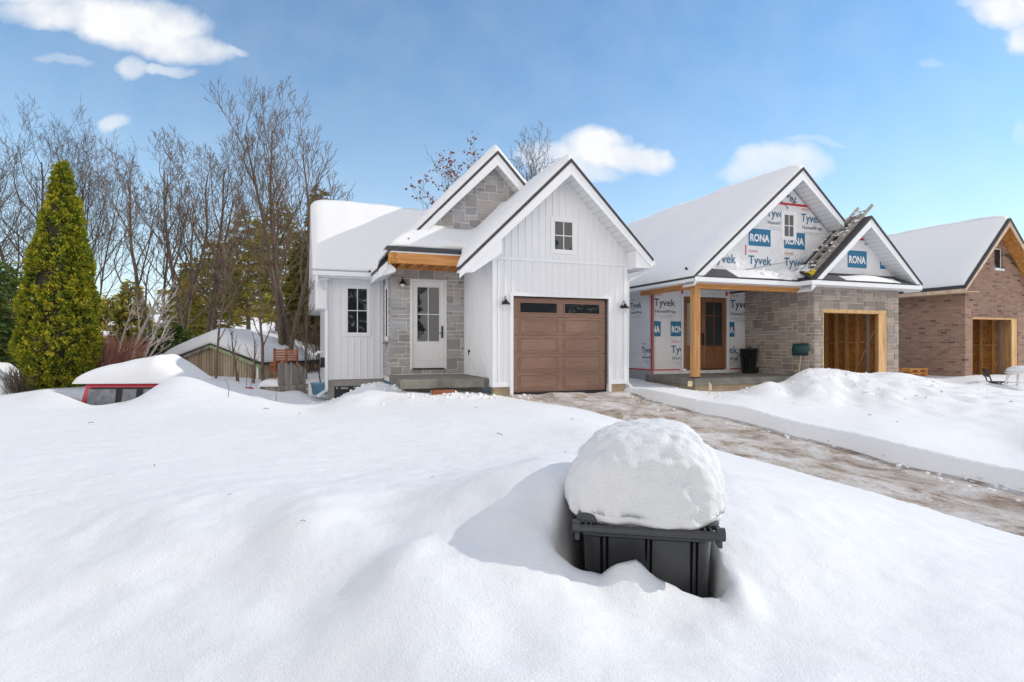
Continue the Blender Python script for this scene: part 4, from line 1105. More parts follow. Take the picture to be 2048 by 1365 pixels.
# ================================================================== HOUSE 2 : under construction, house wrap and stone
H2 = empty('unfinished_house', (ORG.x, ORG.y, 0), ANG, label='unfinished house in white house wrap and brown-grey stone with open garage and timber porch post', cat='house')
WM = ['wrap', 'blue_ink', 'navy_ink', 'logo_blue', 'white_ink', 'pink_ink', 'grey_ink', 'red_tape']
def h2z(s): return 6.40 - .86*abs(s-8.78)
def g2z(s): return 5.06 - .88*abs(s-10.9)
def put_text(mb, fn, body, a, z, h, m, width=None, bold=0.0, clip=None, off=.008, **k):
    vs, fs = text_faces(body, h, width, bold, clip=clip, off=(a, z), **k)
    mb.add([fn(x, y, off) for x, y in vs], fs, m)
def quad(mb, fn, a0, a1, z0, z1, m, off=.006, clip=None):
    poly = [(a0, z0), (a1, z0), (a1, z1), (a0, z1)]
    if clip: poly = clip_poly(poly, [(p[0], p[1], n[0], n[1]) for p, n in clip])
    if len(poly) > 2: mb.add([fn(x, y, off) for x, y in poly], [tuple(range(len(poly)))], m)
def wrap_logo(mb, fn, a, z, w=.60, h=None, ink=1, clip=None, small=True, top=True):
    """the name printed on the wrap, a = left end, z = baseline"""
    put_text(mb, fn, 'Tyvek', a, z, w*.30, ink, w, .012, clip)
    if small:
        put_text(mb, fn, 'HomeWrap', a+w*.06, z-w*.27, w*.125, 2, w*.96, .006, clip)
        for i in range(2): quad(mb, fn, a+w*(.1+.12*i), a+w*(.95-.12*i), z-w*(.40+.07*i), z-w*(.385+.07*i), 6, clip=clip)
    if top:
        put_text(mb, fn, '(DUPONT)', a+w*.02, z+w*.40, w*.085, 5, w*.38, .004, clip)
def store_logo(mb, fn, a, z, w=.62, h=.46, clip=None):
    quad(mb, fn, a, a+w, z, z+h, 3, .006, clip)
    put_text(mb, fn, 'RONA', a+w*.06, z+h*.27, h*.42, 4, w*.88, .035, clip, off=.011)
def house2():
    tp, tc, sl_, sr_, tg = -.20, 2.07, 5.45, 9.195, -.70
    # --- side wall facing left
    w = MB(); fn = left(5.50)
    w.box(5.50, 5.62, tc, 9.0, .42, 3.0)
    w.box(5.49, 5.50, tc-.005, 9.0, .0, .42, 6)
    w.box(5.484, 5.4895, tc, 8, .415, .455, 7); w.box(5.484, 5.4895, tc-.001, tc+.045, .455, 3.0, 7)
    cl = [((-tc, 0), (1, 0))]
    for (px, py, wd) in ((1261, 618, .62), (1284, 706, .62)):
        t_, z_ = PS(px, py, 5.50); wrap_logo(w, fn, -t_, z_, .66, clip=cl)
    t_, z_ = PS(1240, 704, 5.50); wrap_logo(w, fn, -t_-.1, z_, .66, clip=cl)
    w.build('wrapped_side_wall', [M[k] for k in WM], H2)
    # --- door wall
    w = MB(); fn = front(tc)
    dL, dR, dT = PT(1363, 594, tc)[0], PT(1457, 594, tc)[0], 2.86
    rect_holes(w, fn, 5.50, sr_, .30, 3.05, [(dL, dR, .40, dT)])
    lo = [((dL-.02, 0), (1, 0))]; hi = [((dR+.04, 0), (-1, 0)), ((sr_, 0), (1, 0))]
    quad(w, fn, 5.55, 6.55, .41, .45, 7); quad(w, fn, dR+.05, sr_, .41, .45, 7); quad(w, fn, 5.505, 5.545, .2, 3.0, 7)
    cc = lambda px, py: PT(px, py, tc)
    s_, z_ = cc(1309, 612); wrap_logo(w, fn, s_-.02, z_, .80, ink=2, clip=[((5.56, 0), (-1, 0))]+lo)
    s_, z_ = cc(1341, 673); store_logo(w, fn, s_, z_, .62, .48, clip=lo)
    s_, z_ = cc(1288, 673); store_logo(w, fn, s_, z_, .62, .48, clip=[((5.56, 0), (-1, 0))])
    s_, z_ = cc(1342, 706); wrap_logo(w, fn, s_, z_, .80, clip=lo)
    s_, z_ = cc(1460, 616); wrap_logo(w, fn, s_, z_, .92, ink=2, clip=hi)
    s_, z_ = cc(1437, 674); store_logo(w, fn, s_, z_, .66, .50, clip=hi)
    s_, z_ = cc(1434, 707); wrap_logo(w, fn, s_, z_, .84, clip=hi)
    quad(w, fn, *(cc(1362, 0)[0], cc(1366, 0)[0]), 2.88, 3.0, 7); quad(w, fn, *(cc(1451, 0)[0], cc(1455, 0)[0]), 2.86, 3.0, 7)
    for k in range(15):    # staples along the flashing
        quad(w, fn, dL-.07, dL-.05, .55+k*.16, .575+k*.16, 2); quad(w, fn, dR+.07, dR+.09, .55+k*.16, .575+k*.16, 2)
        if k < 12: quad(w, fn, dL+k*.17, dL+k*.17+.03, 2.93, 2.95, 2)
    w.build('wrapped_porch_wall', [M[k] for k in WM], H2)
    # double door
    m = MB(); m.box(dL, dL+.05, tc-.04, tc+.08, .40, dT); m.box(dR-.09, dR, tc-.04, tc+.08, .40, dT); m.box(dL+.05, dR-.09, tc-.04, tc+.08, dT-.06, dT); m.build('door_frame', M['trim'], H2)
    xs = [dL+.055, (dL+dR-.04)/2-.06, dR-.095]; xs[1] = PT(1403, 650, tc)[0]
    for i in range(2):
        x0, x1 = xs[i]+.004, xs[i+1]-.004; z0, z1 = .45, dT-.065
        g = (x0+.16, x1-.16, 1.20, z1-.16)
        d = MB(); fd = front(tc+.0); rect_holes(d, fd, x0, x1, z0, z1, [g], depth=-.05)
        q = (x0+.18, x1-.18, .60, 1.05)
        d.box(g[0]-.02, g[1]+.02, tc-.012, tc-.001, g[2]-.03, g[2]); d.box(g[0]-.02, g[1]+.02, tc-.012, tc-.001, g[3], g[3]+.02)
        d.box(g[0]-.02, g[0], tc-.012, tc-.001, g[2], g[3]); d.box(g[1], g[1]+.02, tc-.012, tc-.001, g[2], g[3])
        d.box(q[0], q[1], tc-.012, tc-.001, q[2], q[3])
        D = d.build('door', M['door_wood'], H2, bevel=.006, seg=1)
        m = MB(); m.add([fd(g[0], g[2], -.02), fd(g[1], g[2], -.02), fd(g[1], g[3], -.02), fd(g[0], g[3], -.02)], [(0,1,2,3)]); m.build('glass', M['glass'], D)
        m = MB(); xm = (g[0]+g[1])/2; m.box(xm-.012, xm+.012, tc+.002, tc+.012, g[2], g[3]); m.box(g[0], g[1], tc+.001, tc+.011, g[3]-.45, g[3]-.43); m.build('muntin', M['door_wood'], D)
        hx = xs[1] + (.06 if i else -.06)
        m = MB(); m.box(hx-.03, hx+.03, tc-.025, tc-.001, 1.22, 1.62)
        if i: m.beam((hx, tc-.05, 1.38), (hx+.16, tc-.05, 1.40), .02, .02); m.beam((hx, tc-.02, 1.38), (hx, tc-.06, 1.38), .02, .02)
        m.build('handle', M['black_metal'], D)
    # porch slab and footing
    m = MB(); m.box(5.22, sr_-.03, -.36, tc-.01, .10, .30); m.build('porch_slab', M['concrete'], H2, bevel=.025)
    m = MB(); m.box(5.27, sr_-.05, -.31, tc, -.5, .099); m.box(5.52, 5.6, tc, 9, -.4, .0); m.build('footing', M['found'], H2)
    m = MB(); m.box(5.50, sr_, -.05, tc, 3.0, 3.04); m.build('porch_ceiling', M['trim'], H2)
    # beams and post
    m = MB(); m.box(5.25, sr_-.02, tp-.10, tp+.09, 2.80, 2.995); m.build('beam', M['timber_s'], H2, bevel=.006, seg=1)
    m = MB(); m.box(5.25, 5.44, tp+.091, tc+.3, 2.80, 2.992); m.build('beam', M['timber_t'], H2, bevel=.006, seg=1)
    m = MB(); m.box(5.25, 5.45, tp-.10, tp+.10, .33, 2.799); P_ = m.build('post', M['timber'], H2, bevel=.008, seg=1)
    m = MB(); m.box(5.26, 5.44, tp-.09, tp+.09, .301, .33); m.build('post_base', M['black_metal'], P_)
    # --- stone garage
    st = MB(); r_ = random.Random(12)
    fs, ff = left(sr_), front(tg)
    oL, oR, oT = 9.55, 12.22, 2.29
    rect_holes(st, fs, -tc, -tg, .0, 3.08, [], depth=-.12); rect_holes(st, ff, sr_+.001, 12.75, .0, 3.08, [(oL, oR, -.1, oT)], depth=-.12)
    kw = dict(cell=.10, r=r_, tint=(.72, 1.2))
    ashlar(st, fs, -tc, -tg+.02, .05, 3.08, **kw)
    ashlar(st, ff, sr_, oL, .05, 3.08, **kw); ashlar(st, ff, oR, 12.75, .05, 3.08, **kw); ashlar(st, ff, oL, oR, oT, 3.08, **kw)
    st.build('stone_wall', [M['mortar2'], M['stone2']], H2)
    # opening: timber jambs, track
    m = MB(); m.box(oL-.0, oR, tg-.0, tg+.30, oT-.10, oT-.002); m.box(oR-.32, oR-.001, tg+.01, tg+.05, .0, oT-.10); m.box(oR-.05, oR-.001, tg+.05, tg+.35, .0, oT-.10); m.box(oL+.001, oL+.04, tg+.0, tg+.3, 0, oT-.101)
    m.build('garage_frame', M['stud'], H2, bevel=.005, seg=1)
    m = MB(); m.box(oR-.42, oR-.36, tg+.30, tg+.36, .1, oT-.05); m.tube([(oR-.39, tg+.33, oT-.15), (oR-.39, tg+.5, oT-.05), (oR-.39, tg+1.6, oT)], .03, 6); m.build('door_track', M['metal'], H2)
    # interior: sheathed wall with studs
    m = MB(); m.box(12.60, 12.64, tg+.15, 6, -.02, 3.0); m.box(9.3, 12.6, 5.0, 5.04, -.02, 3.0); m.box(9.3, 12.6, tg+.2, 5.0, 3.0, 3.02); m.build('interior_sheathing', M['osb'], H2)
    m = MB(); m.box(9.3, 12.6, tg+.15, 5, -.06, -.02); m.build('garage_floor', M['concrete'], H2)
    for k in range(13):
        t_ = tg+.42+k*.40; m = MB(); m.box(12.46, 12.599, t_, t_+.04, 0, 2.96); m.build('stud', M['stud'], H2)
    m = MB()
    for k in range(12):
        t_ = tg+.46+k*.40; m.box(12.47, 12.598, t_+.001, t_+.359, 1.28+.02*(k % 2), 1.32+.02*(k % 2))
    m.box(12.44, 12.598, tg+.2, 5, 2.961, 3.0); m.build('blocking', M['stud'], H2)
    m = MB(); m.beam((12.2, tg+1.2, 0.0), (12.45, tg+.55, 1.7), .09, .02); m.build('loose_board', M['pale_wood'], H2)
    # --- gable of the main roof
    w = MB(); fn = front(tp)
    rt = lambda s: h2z(s) - .33
    w.prism([(5.2, 3.05), (11.0, 3.05), (11.0, rt(11.0)), (8.78, 6.0), (5.2, rt(5.2))], lambda u, v, a: (u, a, v), tp, tp+.1)
    clm = [((8.78, 6.03), (-.86, 1)), ((8.78, 6.03), (.86, 1))]
    P = lambda px, py: PT(px, py, tp)
    wl, wr, wb, wt_ = P(1565, 0)[0], P(1589, 0)[0], P(1575, 476)[1], P(1575, 428)[1]
    z_ = P(1575, 409)[1]; quad(w, fn, 7.6, 9.7, z_-.03, z_+.04, 7, clip=clm)
    s_, z_ = P(1566, 386); put_text(w, fn, 'yvek', s_-.02, z_+.0, .22, 2, .62, .012, clm+[((0, P(1575, 408)[1]), (0, -1))], rot=-.62)
    s_, z_ = P(1557, 399); put_text(w, fn, 'HomeWrap', s_-.02, z_+.0, .09, 2, .46, .006, clm, rot=-.62)
    wc = [((wl-.08, 0), (1, 0))]
    s_, z_ = P(1533, 433); wrap_logo(w, fn, s_, z_, .80, ink=1, clip=clm+wc)
    s_, z_ = P(1602, 443); wrap_logo(w, fn, s_, z_, .82, ink=1, clip=clm)
    s_, z_ = P(1497, 491); store_logo(w, fn, s_, z_, .82, .50, clm)
    s_, z_ = P(1568, 497); store_logo(w, fn, s_, z_, .82, .50, clm)
    s_, z_ = P(1457, 489); store_logo(w, fn, s_-.66, z_, .82, .50, clm)
    s_, z_ = P(1497, 528); wrap_logo(w, fn, s_, z_, .85, ink=1, clip=clm, small=False)
    s_, z_ = P(1422, 524); wrap_logo(w, fn, s_, z_, .88, ink=1, clip=clm, small=False, top=False)
    s_, z_ = P(1568, 532); wrap_logo(w, fn, s_, z_, .85, ink=1, clip=clm, small=False)
    s_, z_ = P(1490, 500); quad(w, fn, s_, s_+.05, z_-.15, z_+.15, 5)
    w.build('wrapped_gable', [M[k] for k in WM], H2)
    window(H2, fn, wl+.02, wr-.02, wb, wt_, .07)
    # --- gable over the garage
    w = MB(); tgg = tg; fn = front(tgg)
    w.prism([(9.0, 3.085), (12.75, 3.085), (12.75, g2z(12.75)-.2), (10.9, 4.72), (9.0, g2z(9.0)-.2)], lambda u, v, a: (u, a, v), tgg, tgg+.1)
    clg = [((10.9, 4.74), (-.88, 1)), ((10.9, 4.74), (.88, 1))]
    P = lambda px, py: PT(px, py, tgg)
    z_ = P(1717, 479)[1]; quad(w, fn, 10.2, 11.6, z_-.03, z_+.04, 7, clip=clg)
    s_, z_ = P(1711, 476); put_text(w, fn, 'vek', s_, z_+.02, .16, 2, .26, .006, clg)
    s_, z_ = P(1697, 489); put_text(w, fn, 'ap', s_, z_, .10, 2, .2, .006, clg)
    s_, z_ = P(1730, 491); put_text(w, fn, 'Ho', s_, z_, .10, 2, .22, .006, clg)
    s_, z_ = P(1695, 535); store_logo(w, fn, s_, z_, .80, .52, clg)
    s_, z_ = P(1760, 538); store_logo(w, fn, s_, z_, .84, .44, clg)
    s_, z_ = P(1630, 530); store_logo(w, fn, s_, z_, .76, .44, clg)
    w.build('wrapped_gable', [M[k] for k in WM], H2)
    # roofs
    gable_roof(H2, 8.78, 6.40, .86, 4.92, 10.42, -.70, 9.0, wall_t=tp, fasc=.22)
    m = MB(); m.prism([(12.62, h2z(12.62)), (10.43, h2z(10.43)), (10.43, h2z(10.43)-.06), (12.62, h2z(12.62)-.06)], lambda u, v, a: (u, a, v), .6, 9.0); m.build('roof', M['shingle'], H2)
    gable_roof(H2, 10.9, 5.06, .88, 8.55, 13.1, -1.20, 4.0, wall_t=tg, fasc=.20)
    # skirts (little pent roofs) with shingles, fascia
    def skirt(s0, s1, t0, t1, z0, z1):
        m = MB()
        n = 3
        for k in range(n):   # overlapping courses
            ta, tb = t0+(t1-t0)*k/n, t1; za, zb = z0+(z1-z0)*k/n, z1
            m.prism([(ta, za+.012), (tb, zb+.004*(n-k)), (tb, zb-.05), (ta, za-.02)], lambda u, v, a: (a, u, v), s0, s1)
        m.build('skirt_roof', M['shingle'], H2)
    skirt(5.0, 8.75, -.70, tp-.002, 3.08, 3.36); skirt(8.62, 13.0, -1.20, tg-.002, 3.08, 3.36)
    m = MB(); m.box(4.93, 8.56, -.73, -.705, 2.93, 3.05); m.box(4.93, 8.56, -.70, -.302, 2.93, 2.95)
    m.box(8.56, 13.07, -1.23, -1.205, 2.93, 3.05); m.box(8.53, 8.558, -1.23, -.3, 2.93, 3.05); m.box(8.56, 13.07, -1.204, -.7, 2.93, 2.95); m.box(13.045, 13.07, -1.204, 4, 2.93, 3.05)
    m.box(4.93, 4.955, -.70, 9.0, 2.93, 3.05); m.box(4.956, 5.50, -.3, 9.0, 2.935, 2.955)
    m.box(8.56, 9.19, -.69, -.3, 2.931, 2.951)
    m.build('fascia', M['trim'], H2, bevel=.004, seg=1)
    m = MB(); m.box(12.63, 12.75, tg+.12, 9, -.3, 3.05); m.box(9.2, 12.63, 5.1, 5.2, 0, 3.05); m.build('side_wall', M['wrap'], H2)
    # snow
    def base(S, T): return 6.40 - .86*np.abs(S-8.78)
    snow_field('roof_snow', H2, np.unique(np.concatenate([lin(4.90, 5.4, .08), lin(5.4, 8.78, .14), lin(8.78, 12.5, .2)])), np.unique(np.concatenate([lin(-.70, -.3, .06), lin(-.3, 8.9, .2)])),
               [(4.91, 10.38, -.69, 8.9), (10.0, 12.5, .8, 8.9)], base, .24, seed=8, edge=.12, rr=.6, hm=lambda S, T: np.where((S > 8.9) & (T < 1), .12, 1.0))
    # patches of snow left on the skirts and the garage roof
    def bs(S, T): return 3.36 + (T+.20)*.56 + .012
    snow_field('skirt_snow', H2, lin(6.4, 8.6, .06), lin(-.69, -.21, .04), [(6.42, 8.6, -.685, -.21)], bs, .11, seed=9, edge=.15, rr=.35, rough=.03, hm=lambda S, T: np.clip((S-6.4)/1.0, .1, 1.0)*(1+.8*np.exp(-((S-8.5)/.35)**2)))
    def bs2(S, T): return 3.36 + (T+.70)*.56 + .012
    sv = lin(9.9, 12.2, .06)
    snow_field('skirt_snow', H2, sv, lin(-1.19, -.9, .03), [(9.92, 12.2, -1.185, -.90)], bs2, .10, seed=10, edge=.1, rr=.16, rough=.01, hm=lambda S, T: np.clip(np.sin((S-9.9)/2.3*math.pi), .02, 1))
    def bs3(S, T): return 5.06 - .88*np.abs(S-10.9) + .005
    snow_field('ridge_snow', H2, lin(10.85, 12.9, .07), lin(-1.1, 3.0, .12), [(10.86, 12.88, -1.0, 3.0)], bs3, .17, seed=11, edge=.2, rr=.3)
    r_ = random.Random(4)
    bl = MB()
    for k in range(120):
        s_ = r_.uniform(8.75, 10.8); t_ = r_.uniform(-1.0, .6); z_ = 5.06 - .88*abs(s_-10.9)
        n = r_.uniform(.03, .12)
        bl.lathe([(n, 0), (n*.95, .02), (n*.6, .045), (.01, .055)], 7, (s_, t_, z_-.015), sx=1.3, sy=.7)
    for k in range(90):
        s_ = r_.gauss(8.35, .38); t_ = -.45 + r_.gauss(0, .1); n = r_.uniform(.04, .14); z_ = max(3.36 + (t_+.2)*.56, (5.06-.88*abs(s_-10.9)) if s_ > 8.55 else 0)
        bl.lathe([(n, 0), (n*1.02, .04), (n*.6, .10), (.01, .13)], 7, (s_, t_, z_), sx=1.2, sy=.9)
    o = bl.build('roof_snow_clumps', M['roofsnow'], H2, smooth=True); o['kind'] = 'stuff'
house2()

# ladders lying on the shingled slope of the stone garage
def ladder():
    L = empty('extension_ladder', (0, 0, 0), 0, label='weathered extension ladder with yellow strapped feet lying on the shingled garage roof', cat='ladder')
    L.location = HW(8.85, -1.0, g2z(8.85)+.03); L.rotation_euler = (0, 0, ANG)
    sl2 = Vector((1, 0.02, .88)).normalized(); nrm = Vector((-.88, 0, 1)).normalized()
    up = nrm*.035
    ln = 3.25
    def P(u, v, h=0): return sl2*u + Vector((0, 1, 0))*v + up*(1+h*30)
    m = MB()
    for v in (0.0, .46): m.beam(P(.0, v), P(ln, v), .045, .085, up=nrm)
    for k in range(10): m.tube([P(.2+k*.31, 0), P(.2+k*.31, .46)], .02, 7)
    m.build('base_section', M['ladder_wood'], L)
    m = MB()
    for v in (.05, .35): m.beam(P(.35, v, .055), P(ln-.5, v, .055), .03, .07, up=nrm)
    for k in range(8): m.tube([P(.5+k*.31, .05, .055), P(.5+k*.31, .35, .055)], .016, 7)
    m.build('fly_section', M['ladder_wood'], L)
    m = MB()
    for v in (0, .40):
        m.beam(P(-.12, v), P(.10, v), .05, .09, up=nrm); m.tube([P(-.1, v-.02), P(-.05, v+.1, .05), P(.08, v+.15, .04)], .015, 6)
    m.tube([P(-.02, 0), P(-.05, .2, .07), P(-.02, .4)], .02, 6)
    m.build('yellow_foot', M['yellow'], L)
    r_ = random.Random(6)
    m = MB()
    for k in range(26):
        u = r_.uniform(.2, ln-.3); v = r_.choice([0, .4, .2, .1, .3]); n = r_.uniform(.025, .06); c = P(u, v, .03)
        m.lathe([(n, 0), (n*.9, .03), (.008, .05)], 6, c, sx=1.6)
    o = m.build('ladder_snow', M['roofsnow'], L, smooth=True); o['kind'] = 'stuff'
ladder()

def wheelie(name, label, loc, rz, s=1.0):
    """tapered two-wheeled garbage can for the porch"""
    r = empty(name, loc, rz, label=label, cat='garbage bin')
    m = MB(); b0, b1, h = .21, .27, .80
    m.lathe([(b0*.97, 0), (b0, .01), (b1, h-.03), (b1+.02, h-.03), (b1+.02, h), (b1-.01, h), (b0-.01, .05)], 24, (0, 0, 0), sy=1.05); m.build('body', M['black_plastic'], r, smooth=True)
    m = MB()
    for q in (-1, 1): m.tube([(q*.17, -.245, .62), (q*.13, -.262, .55), (q*.05, -.258, .46), (q*.03, -.245, .1)], .012, 6)
    m.build('rib', M['slot_shade'], r)
    m = MB(); m.tube([(-.12, .27, h-.01), (-.13, .38, h+.03), (.13, .38, h+.03), (.12, .27, h-.01)], .018, 8); m.build('handle', M['black_plastic'], r, smooth=True)
    for q in (-1, 1):
        m = MB(); m.tube([(q*.20, .22, .1), (q*.26, .22, .1)], .09, 16); m.build('wheel', M['black_rubber'], r)
    return r
def canpos():
    s_, t_ = 8.86, 1.55
    p = HW(s_, t_, .305); return p
wheelie('garbage_can', 'black round garbage can standing on the concrete porch by the stone wall', canpos(), ANG - R(60))
def shovel():
    t_, z_ = PS(1595, 748, 9.0)
    t2, z2 = PS(1603, 716, 9.12)
    r = empty('snow_shovel', HW(8.98, t_, z_-.35), ANG, label='snow shovel with dark green blade up, leaning against the stone wall', cat='snow shovel')
    r_ = MB(); a = Vector((0, 0, 0)); b = Vector((.13, t2-t_, z2-z_+.42))
    r_.tube([a, b], .016, 8); r_.build('shaft', M['pale_wood'], r, smooth=True)
    m = MB(); n = 9; d = (b-a).normalized(); u = Vector((.35, -1, 0)).normalized()*1.0; nrm = d.cross(u).normalized()
    vs = []; hgt = .36
    for j in range(6):
        for i in range(n):
            x = (i/(n-1)-.5)*.56; y = j/5
            cv = nrm*(-.06*math.sin(y*math.pi*.8) + .03*(2*abs(i/(n-1)-.5))**2)
            vs.append(b + u*x*(1+.05*y) + d*(y*hgt) + cv)
    fs = [(j*n+i, j*n+i+1, (j+1)*n+i+1, (j+1)*n+i) for j in range(5) for i in range(n-1)]
    m.add(vs, fs); o = m.build('blade', M['green_plastic'], r, smooth=True)
    sd = o.modifiers.new('s', 'SOLIDIFY'); sd.thickness = .012
shovel()
def small_stuff():
    s_, z_ = PT(1380, 768, -.37)
    m = MB(); m.box(-.07, .07, -.012, 0, -.07, .07); m.box(-.05, .05, -.014, -.0121, -.05, -.045); 
    for k in range(5): m.box(-.045+.018*k, -.035+.018*k, -.0135, -.0122, -.03+.01*(k % 3), .035-.012*((k+1) % 2))
    m.m = [0]*6 + [1]*(len(m.f)-6)
    o = m.build('paper_notice', [plain('yellow_paper', (.75, .66, .32), .8), M['grey_ink']], None); o.location = HW(s_, -.365, z_); o.rotation_euler = (0, R(5), ANG)
    tag(o, 'small pale yellow notice pinned to the concrete porch edge under the timber post', 'notice')
    p = W(1419, 782, 14.2); p.z = GZ(p.x, p.y)
    m = MB(); m.box(-.012, .012, -.006, .006, -.15, .30); m.add([(-.01, -.008, .30), (.05, -.02, .24), (.055, -.01, .10), (-.01, -.008, .12), (-.01, .004, .30), (.05, -.008, .24), (.055, .002, .10), (-.01, .004, .12)], [(0,1,2,3), (7,6,5,4), (0,4,5,1), (1,5,6,2), (2,6,7,3), (3,7,4,0)])
    o = m.build('marker_stake', plain('pale_marker', (.62, .52, .38), .8), None); o.location = p; tag(o, 'small pale marker stake with a flag stuck in snow before the unfinished porch', 'stake')
small_stuff()

# ================================================================== HOUSE 3 : brick
H3 = empty('brick_house', (ORG.x, ORG.y, 0), ANG, label='unfinished brown brick house at the right edge with open garage and snowy roof', cat='house')
def h3z(s): return 5.56 - 1.04*abs(s-17.75)
def house3():
    t3, s3, s4 = -.56, 16.19, 19.62
    oL, oR, oT = 16.575, 19.05, 2.18
    m = MB(); rect_holes(m, front(t3), s3, s4, -.4, 3.05, [(oL, oR, -.5, oT)])
    wl, wr, wb, wt_ = PT(1989, 0, t3)[0], PT(2006, 0, t3)[0], 3.90, 4.62
    rect_holes(m, front(t3), s3+.9, s4-.4, 3.05, 4.45, [(wl, wr, wb, 4.451)])
    ft = lambda u, v, a: (u, a, v)
    m.prism([(s3, 3.05), (s3+.9, 3.05), (s3+.9, h3z(s3+.9)-.22), (s3, h3z(s3)-.2)], ft, t3, t3+.12)
    m.prism([(s4-.4, 3.05), (s4, 3.05), (s4, h3z(s4)-.2), (s4-.4, h3z(s4-.4)-.22)], ft, t3, t3+.12)
    m.prism([(s3+.9, 4.45), (wl, 4.45), (wl, h3z(wl)-.25), (17.75-.5, h3z(17.25)-.25), (s3+1.3, h3z(s3+1.3)-.2), (s3+.9, h3z(s3+.9)-.2)], ft, t3, t3+.12)
    m.prism([(wl, 4.62), (wr, 4.62), (wr, h3z(wr)-.25), (17.75, 5.3), (wl, h3z(wl)-.25)], ft, t3, t3+.12)
    m.prism([(wr, 4.45), (s4-.4, 4.45), (s4-.4, h3z(s4-.4)-.2), (wr, h3z(wr)-.25)], ft, t3, t3+.12)
    m.build('front_wall', M['brick'], H3)
    m = MB()
    for k in range(28): m.box(oL+k*.092, oL+k*.092+.08, t3-.012, t3-.001, oT+.06, oT+.26)
    m.build('lintel', M['brick'], H3)
    m = MB(); m.box(s3, s3+.12, t3+.121, 8, -.4, 3.12); m.box(s4-.12, s4, t3+.121, 8, -.4, 3.12); m.build('side_wall', M['brick_side'], H3)
    window(H3, front(t3+.08), wl, wr, wb, wt_, .0, cols=1, rows=1, casing=False)
    m = MB(); m.box(wl-.02, wr+.02, t3-.04, t3+.08, wb-.07, wb-.002); m.build('sill', M['roofsnow'], H3)
    m = MB(); m.box(oR-.30, oR-.001, t3+.02, t3+.06, -.3, oT); m.box(oR-.05, oR-.001, t3+.06, t3+.35, -.3, oT); m.box(oL, oR-.3, t3+.01, t3+.3, oT-.06, oT-.001); m.build('garage_frame', M['stud'], H3)
    m = MB(); m.box(oR-.42, oR-.36, t3+.3, t3+.36, -.2, oT-.1); m.build('door_track', M['metal'], H3)
    m = MB(); m.box(19.19, 19.22, t3+.15, 6, -.3, 3.0); m.box(16.3, 19.2, 5, 5.03, -.3, 3.0); m.box(16.3, 19.2, t3+.15, 5, 3.0, 3.02); m.build('interior_sheathing', M['osb'], H3)
    for k in range(12):
        t_ = t3+.35+k*.42; wd = .04 if k % 3 else .16
        m = MB(); m.box(19.05, 19.189, t_, t_+wd, -.3, 2.98); m.build('stud', M['stud'], H3)
    m = MB(); m.box(19.06, 19.188, t3+.2, 5, 1.20, 1.24); m.build('blocking', M['stud'], H3)
    gable_roof(H3, 17.75, 5.56, 1.04, 15.42, 20.08, -1.03, 8.0, wall_t=t3, fasc=.16, matf=M['pale_wood'], soff=False)
    m = MB()
    for q in (-1, 1):
        sE = 17.75+q*2.3
        m.prism([(17.75, 5.38), (sE, h3z(sE)-.16), (sE, h3z(sE)-.18), (17.75, 5.36)], ft, -1.0, t3+.1)
    m.build('soffit', M['osb'], H3)
    m = MB(); m.box(15.44, 15.47, -1.0, 8, h3z(15.44)-.2, h3z(15.44)-.065); m.box(15.47, s3, -1.0, 8, 2.98, 3.0); m.build('fascia', M['pale_wood'], H3)
    m = MB(); m.box(15.41, 15.45, -1.03, 8, h3z(15.44)-.06, h3z(15.44)+.03); m.build('drip_edge', M['drip'], H3)
    def base(S, T): return 5.56 - 1.04*np.abs(S-17.75)
    snow_field('roof_snow', H3, np.unique(np.concatenate([lin(15.46, 15.9, .08), lin(15.9, 17.75, .13), lin(17.75, 20, .2)])), np.unique(np.concatenate([lin(-1.02, -.6, .06), lin(-.6, 7.9, .22)])),
               [(15.47, 20.0, -.97, 7.9)], base, .20, seed=14, edge=.15, rr=.5)
house3()
def pallet():
    r = empty('pallet', (0, 0, 0), 0, label='small stack of pale timber offcuts beside the brick side wall', cat='timber stack')
    s_, t_ = 15.2, .6
    r.location = HW(s_, t_, 0.15); r.rotation_euler = (0, 0, ANG)
    m = MB()
    for j in range(4):
        for i in range(3):
            if j % 2: m.box(-.45, .45, -.3+i*.25, -.2+i*.25, j*.07, j*.07+.05)
            else: m.box(-.45+i*.38, -.33+i*.38, -.3, .3, j*.07, j*.07+.069)
    m.build('board', M['timber_s'], r)
pallet()
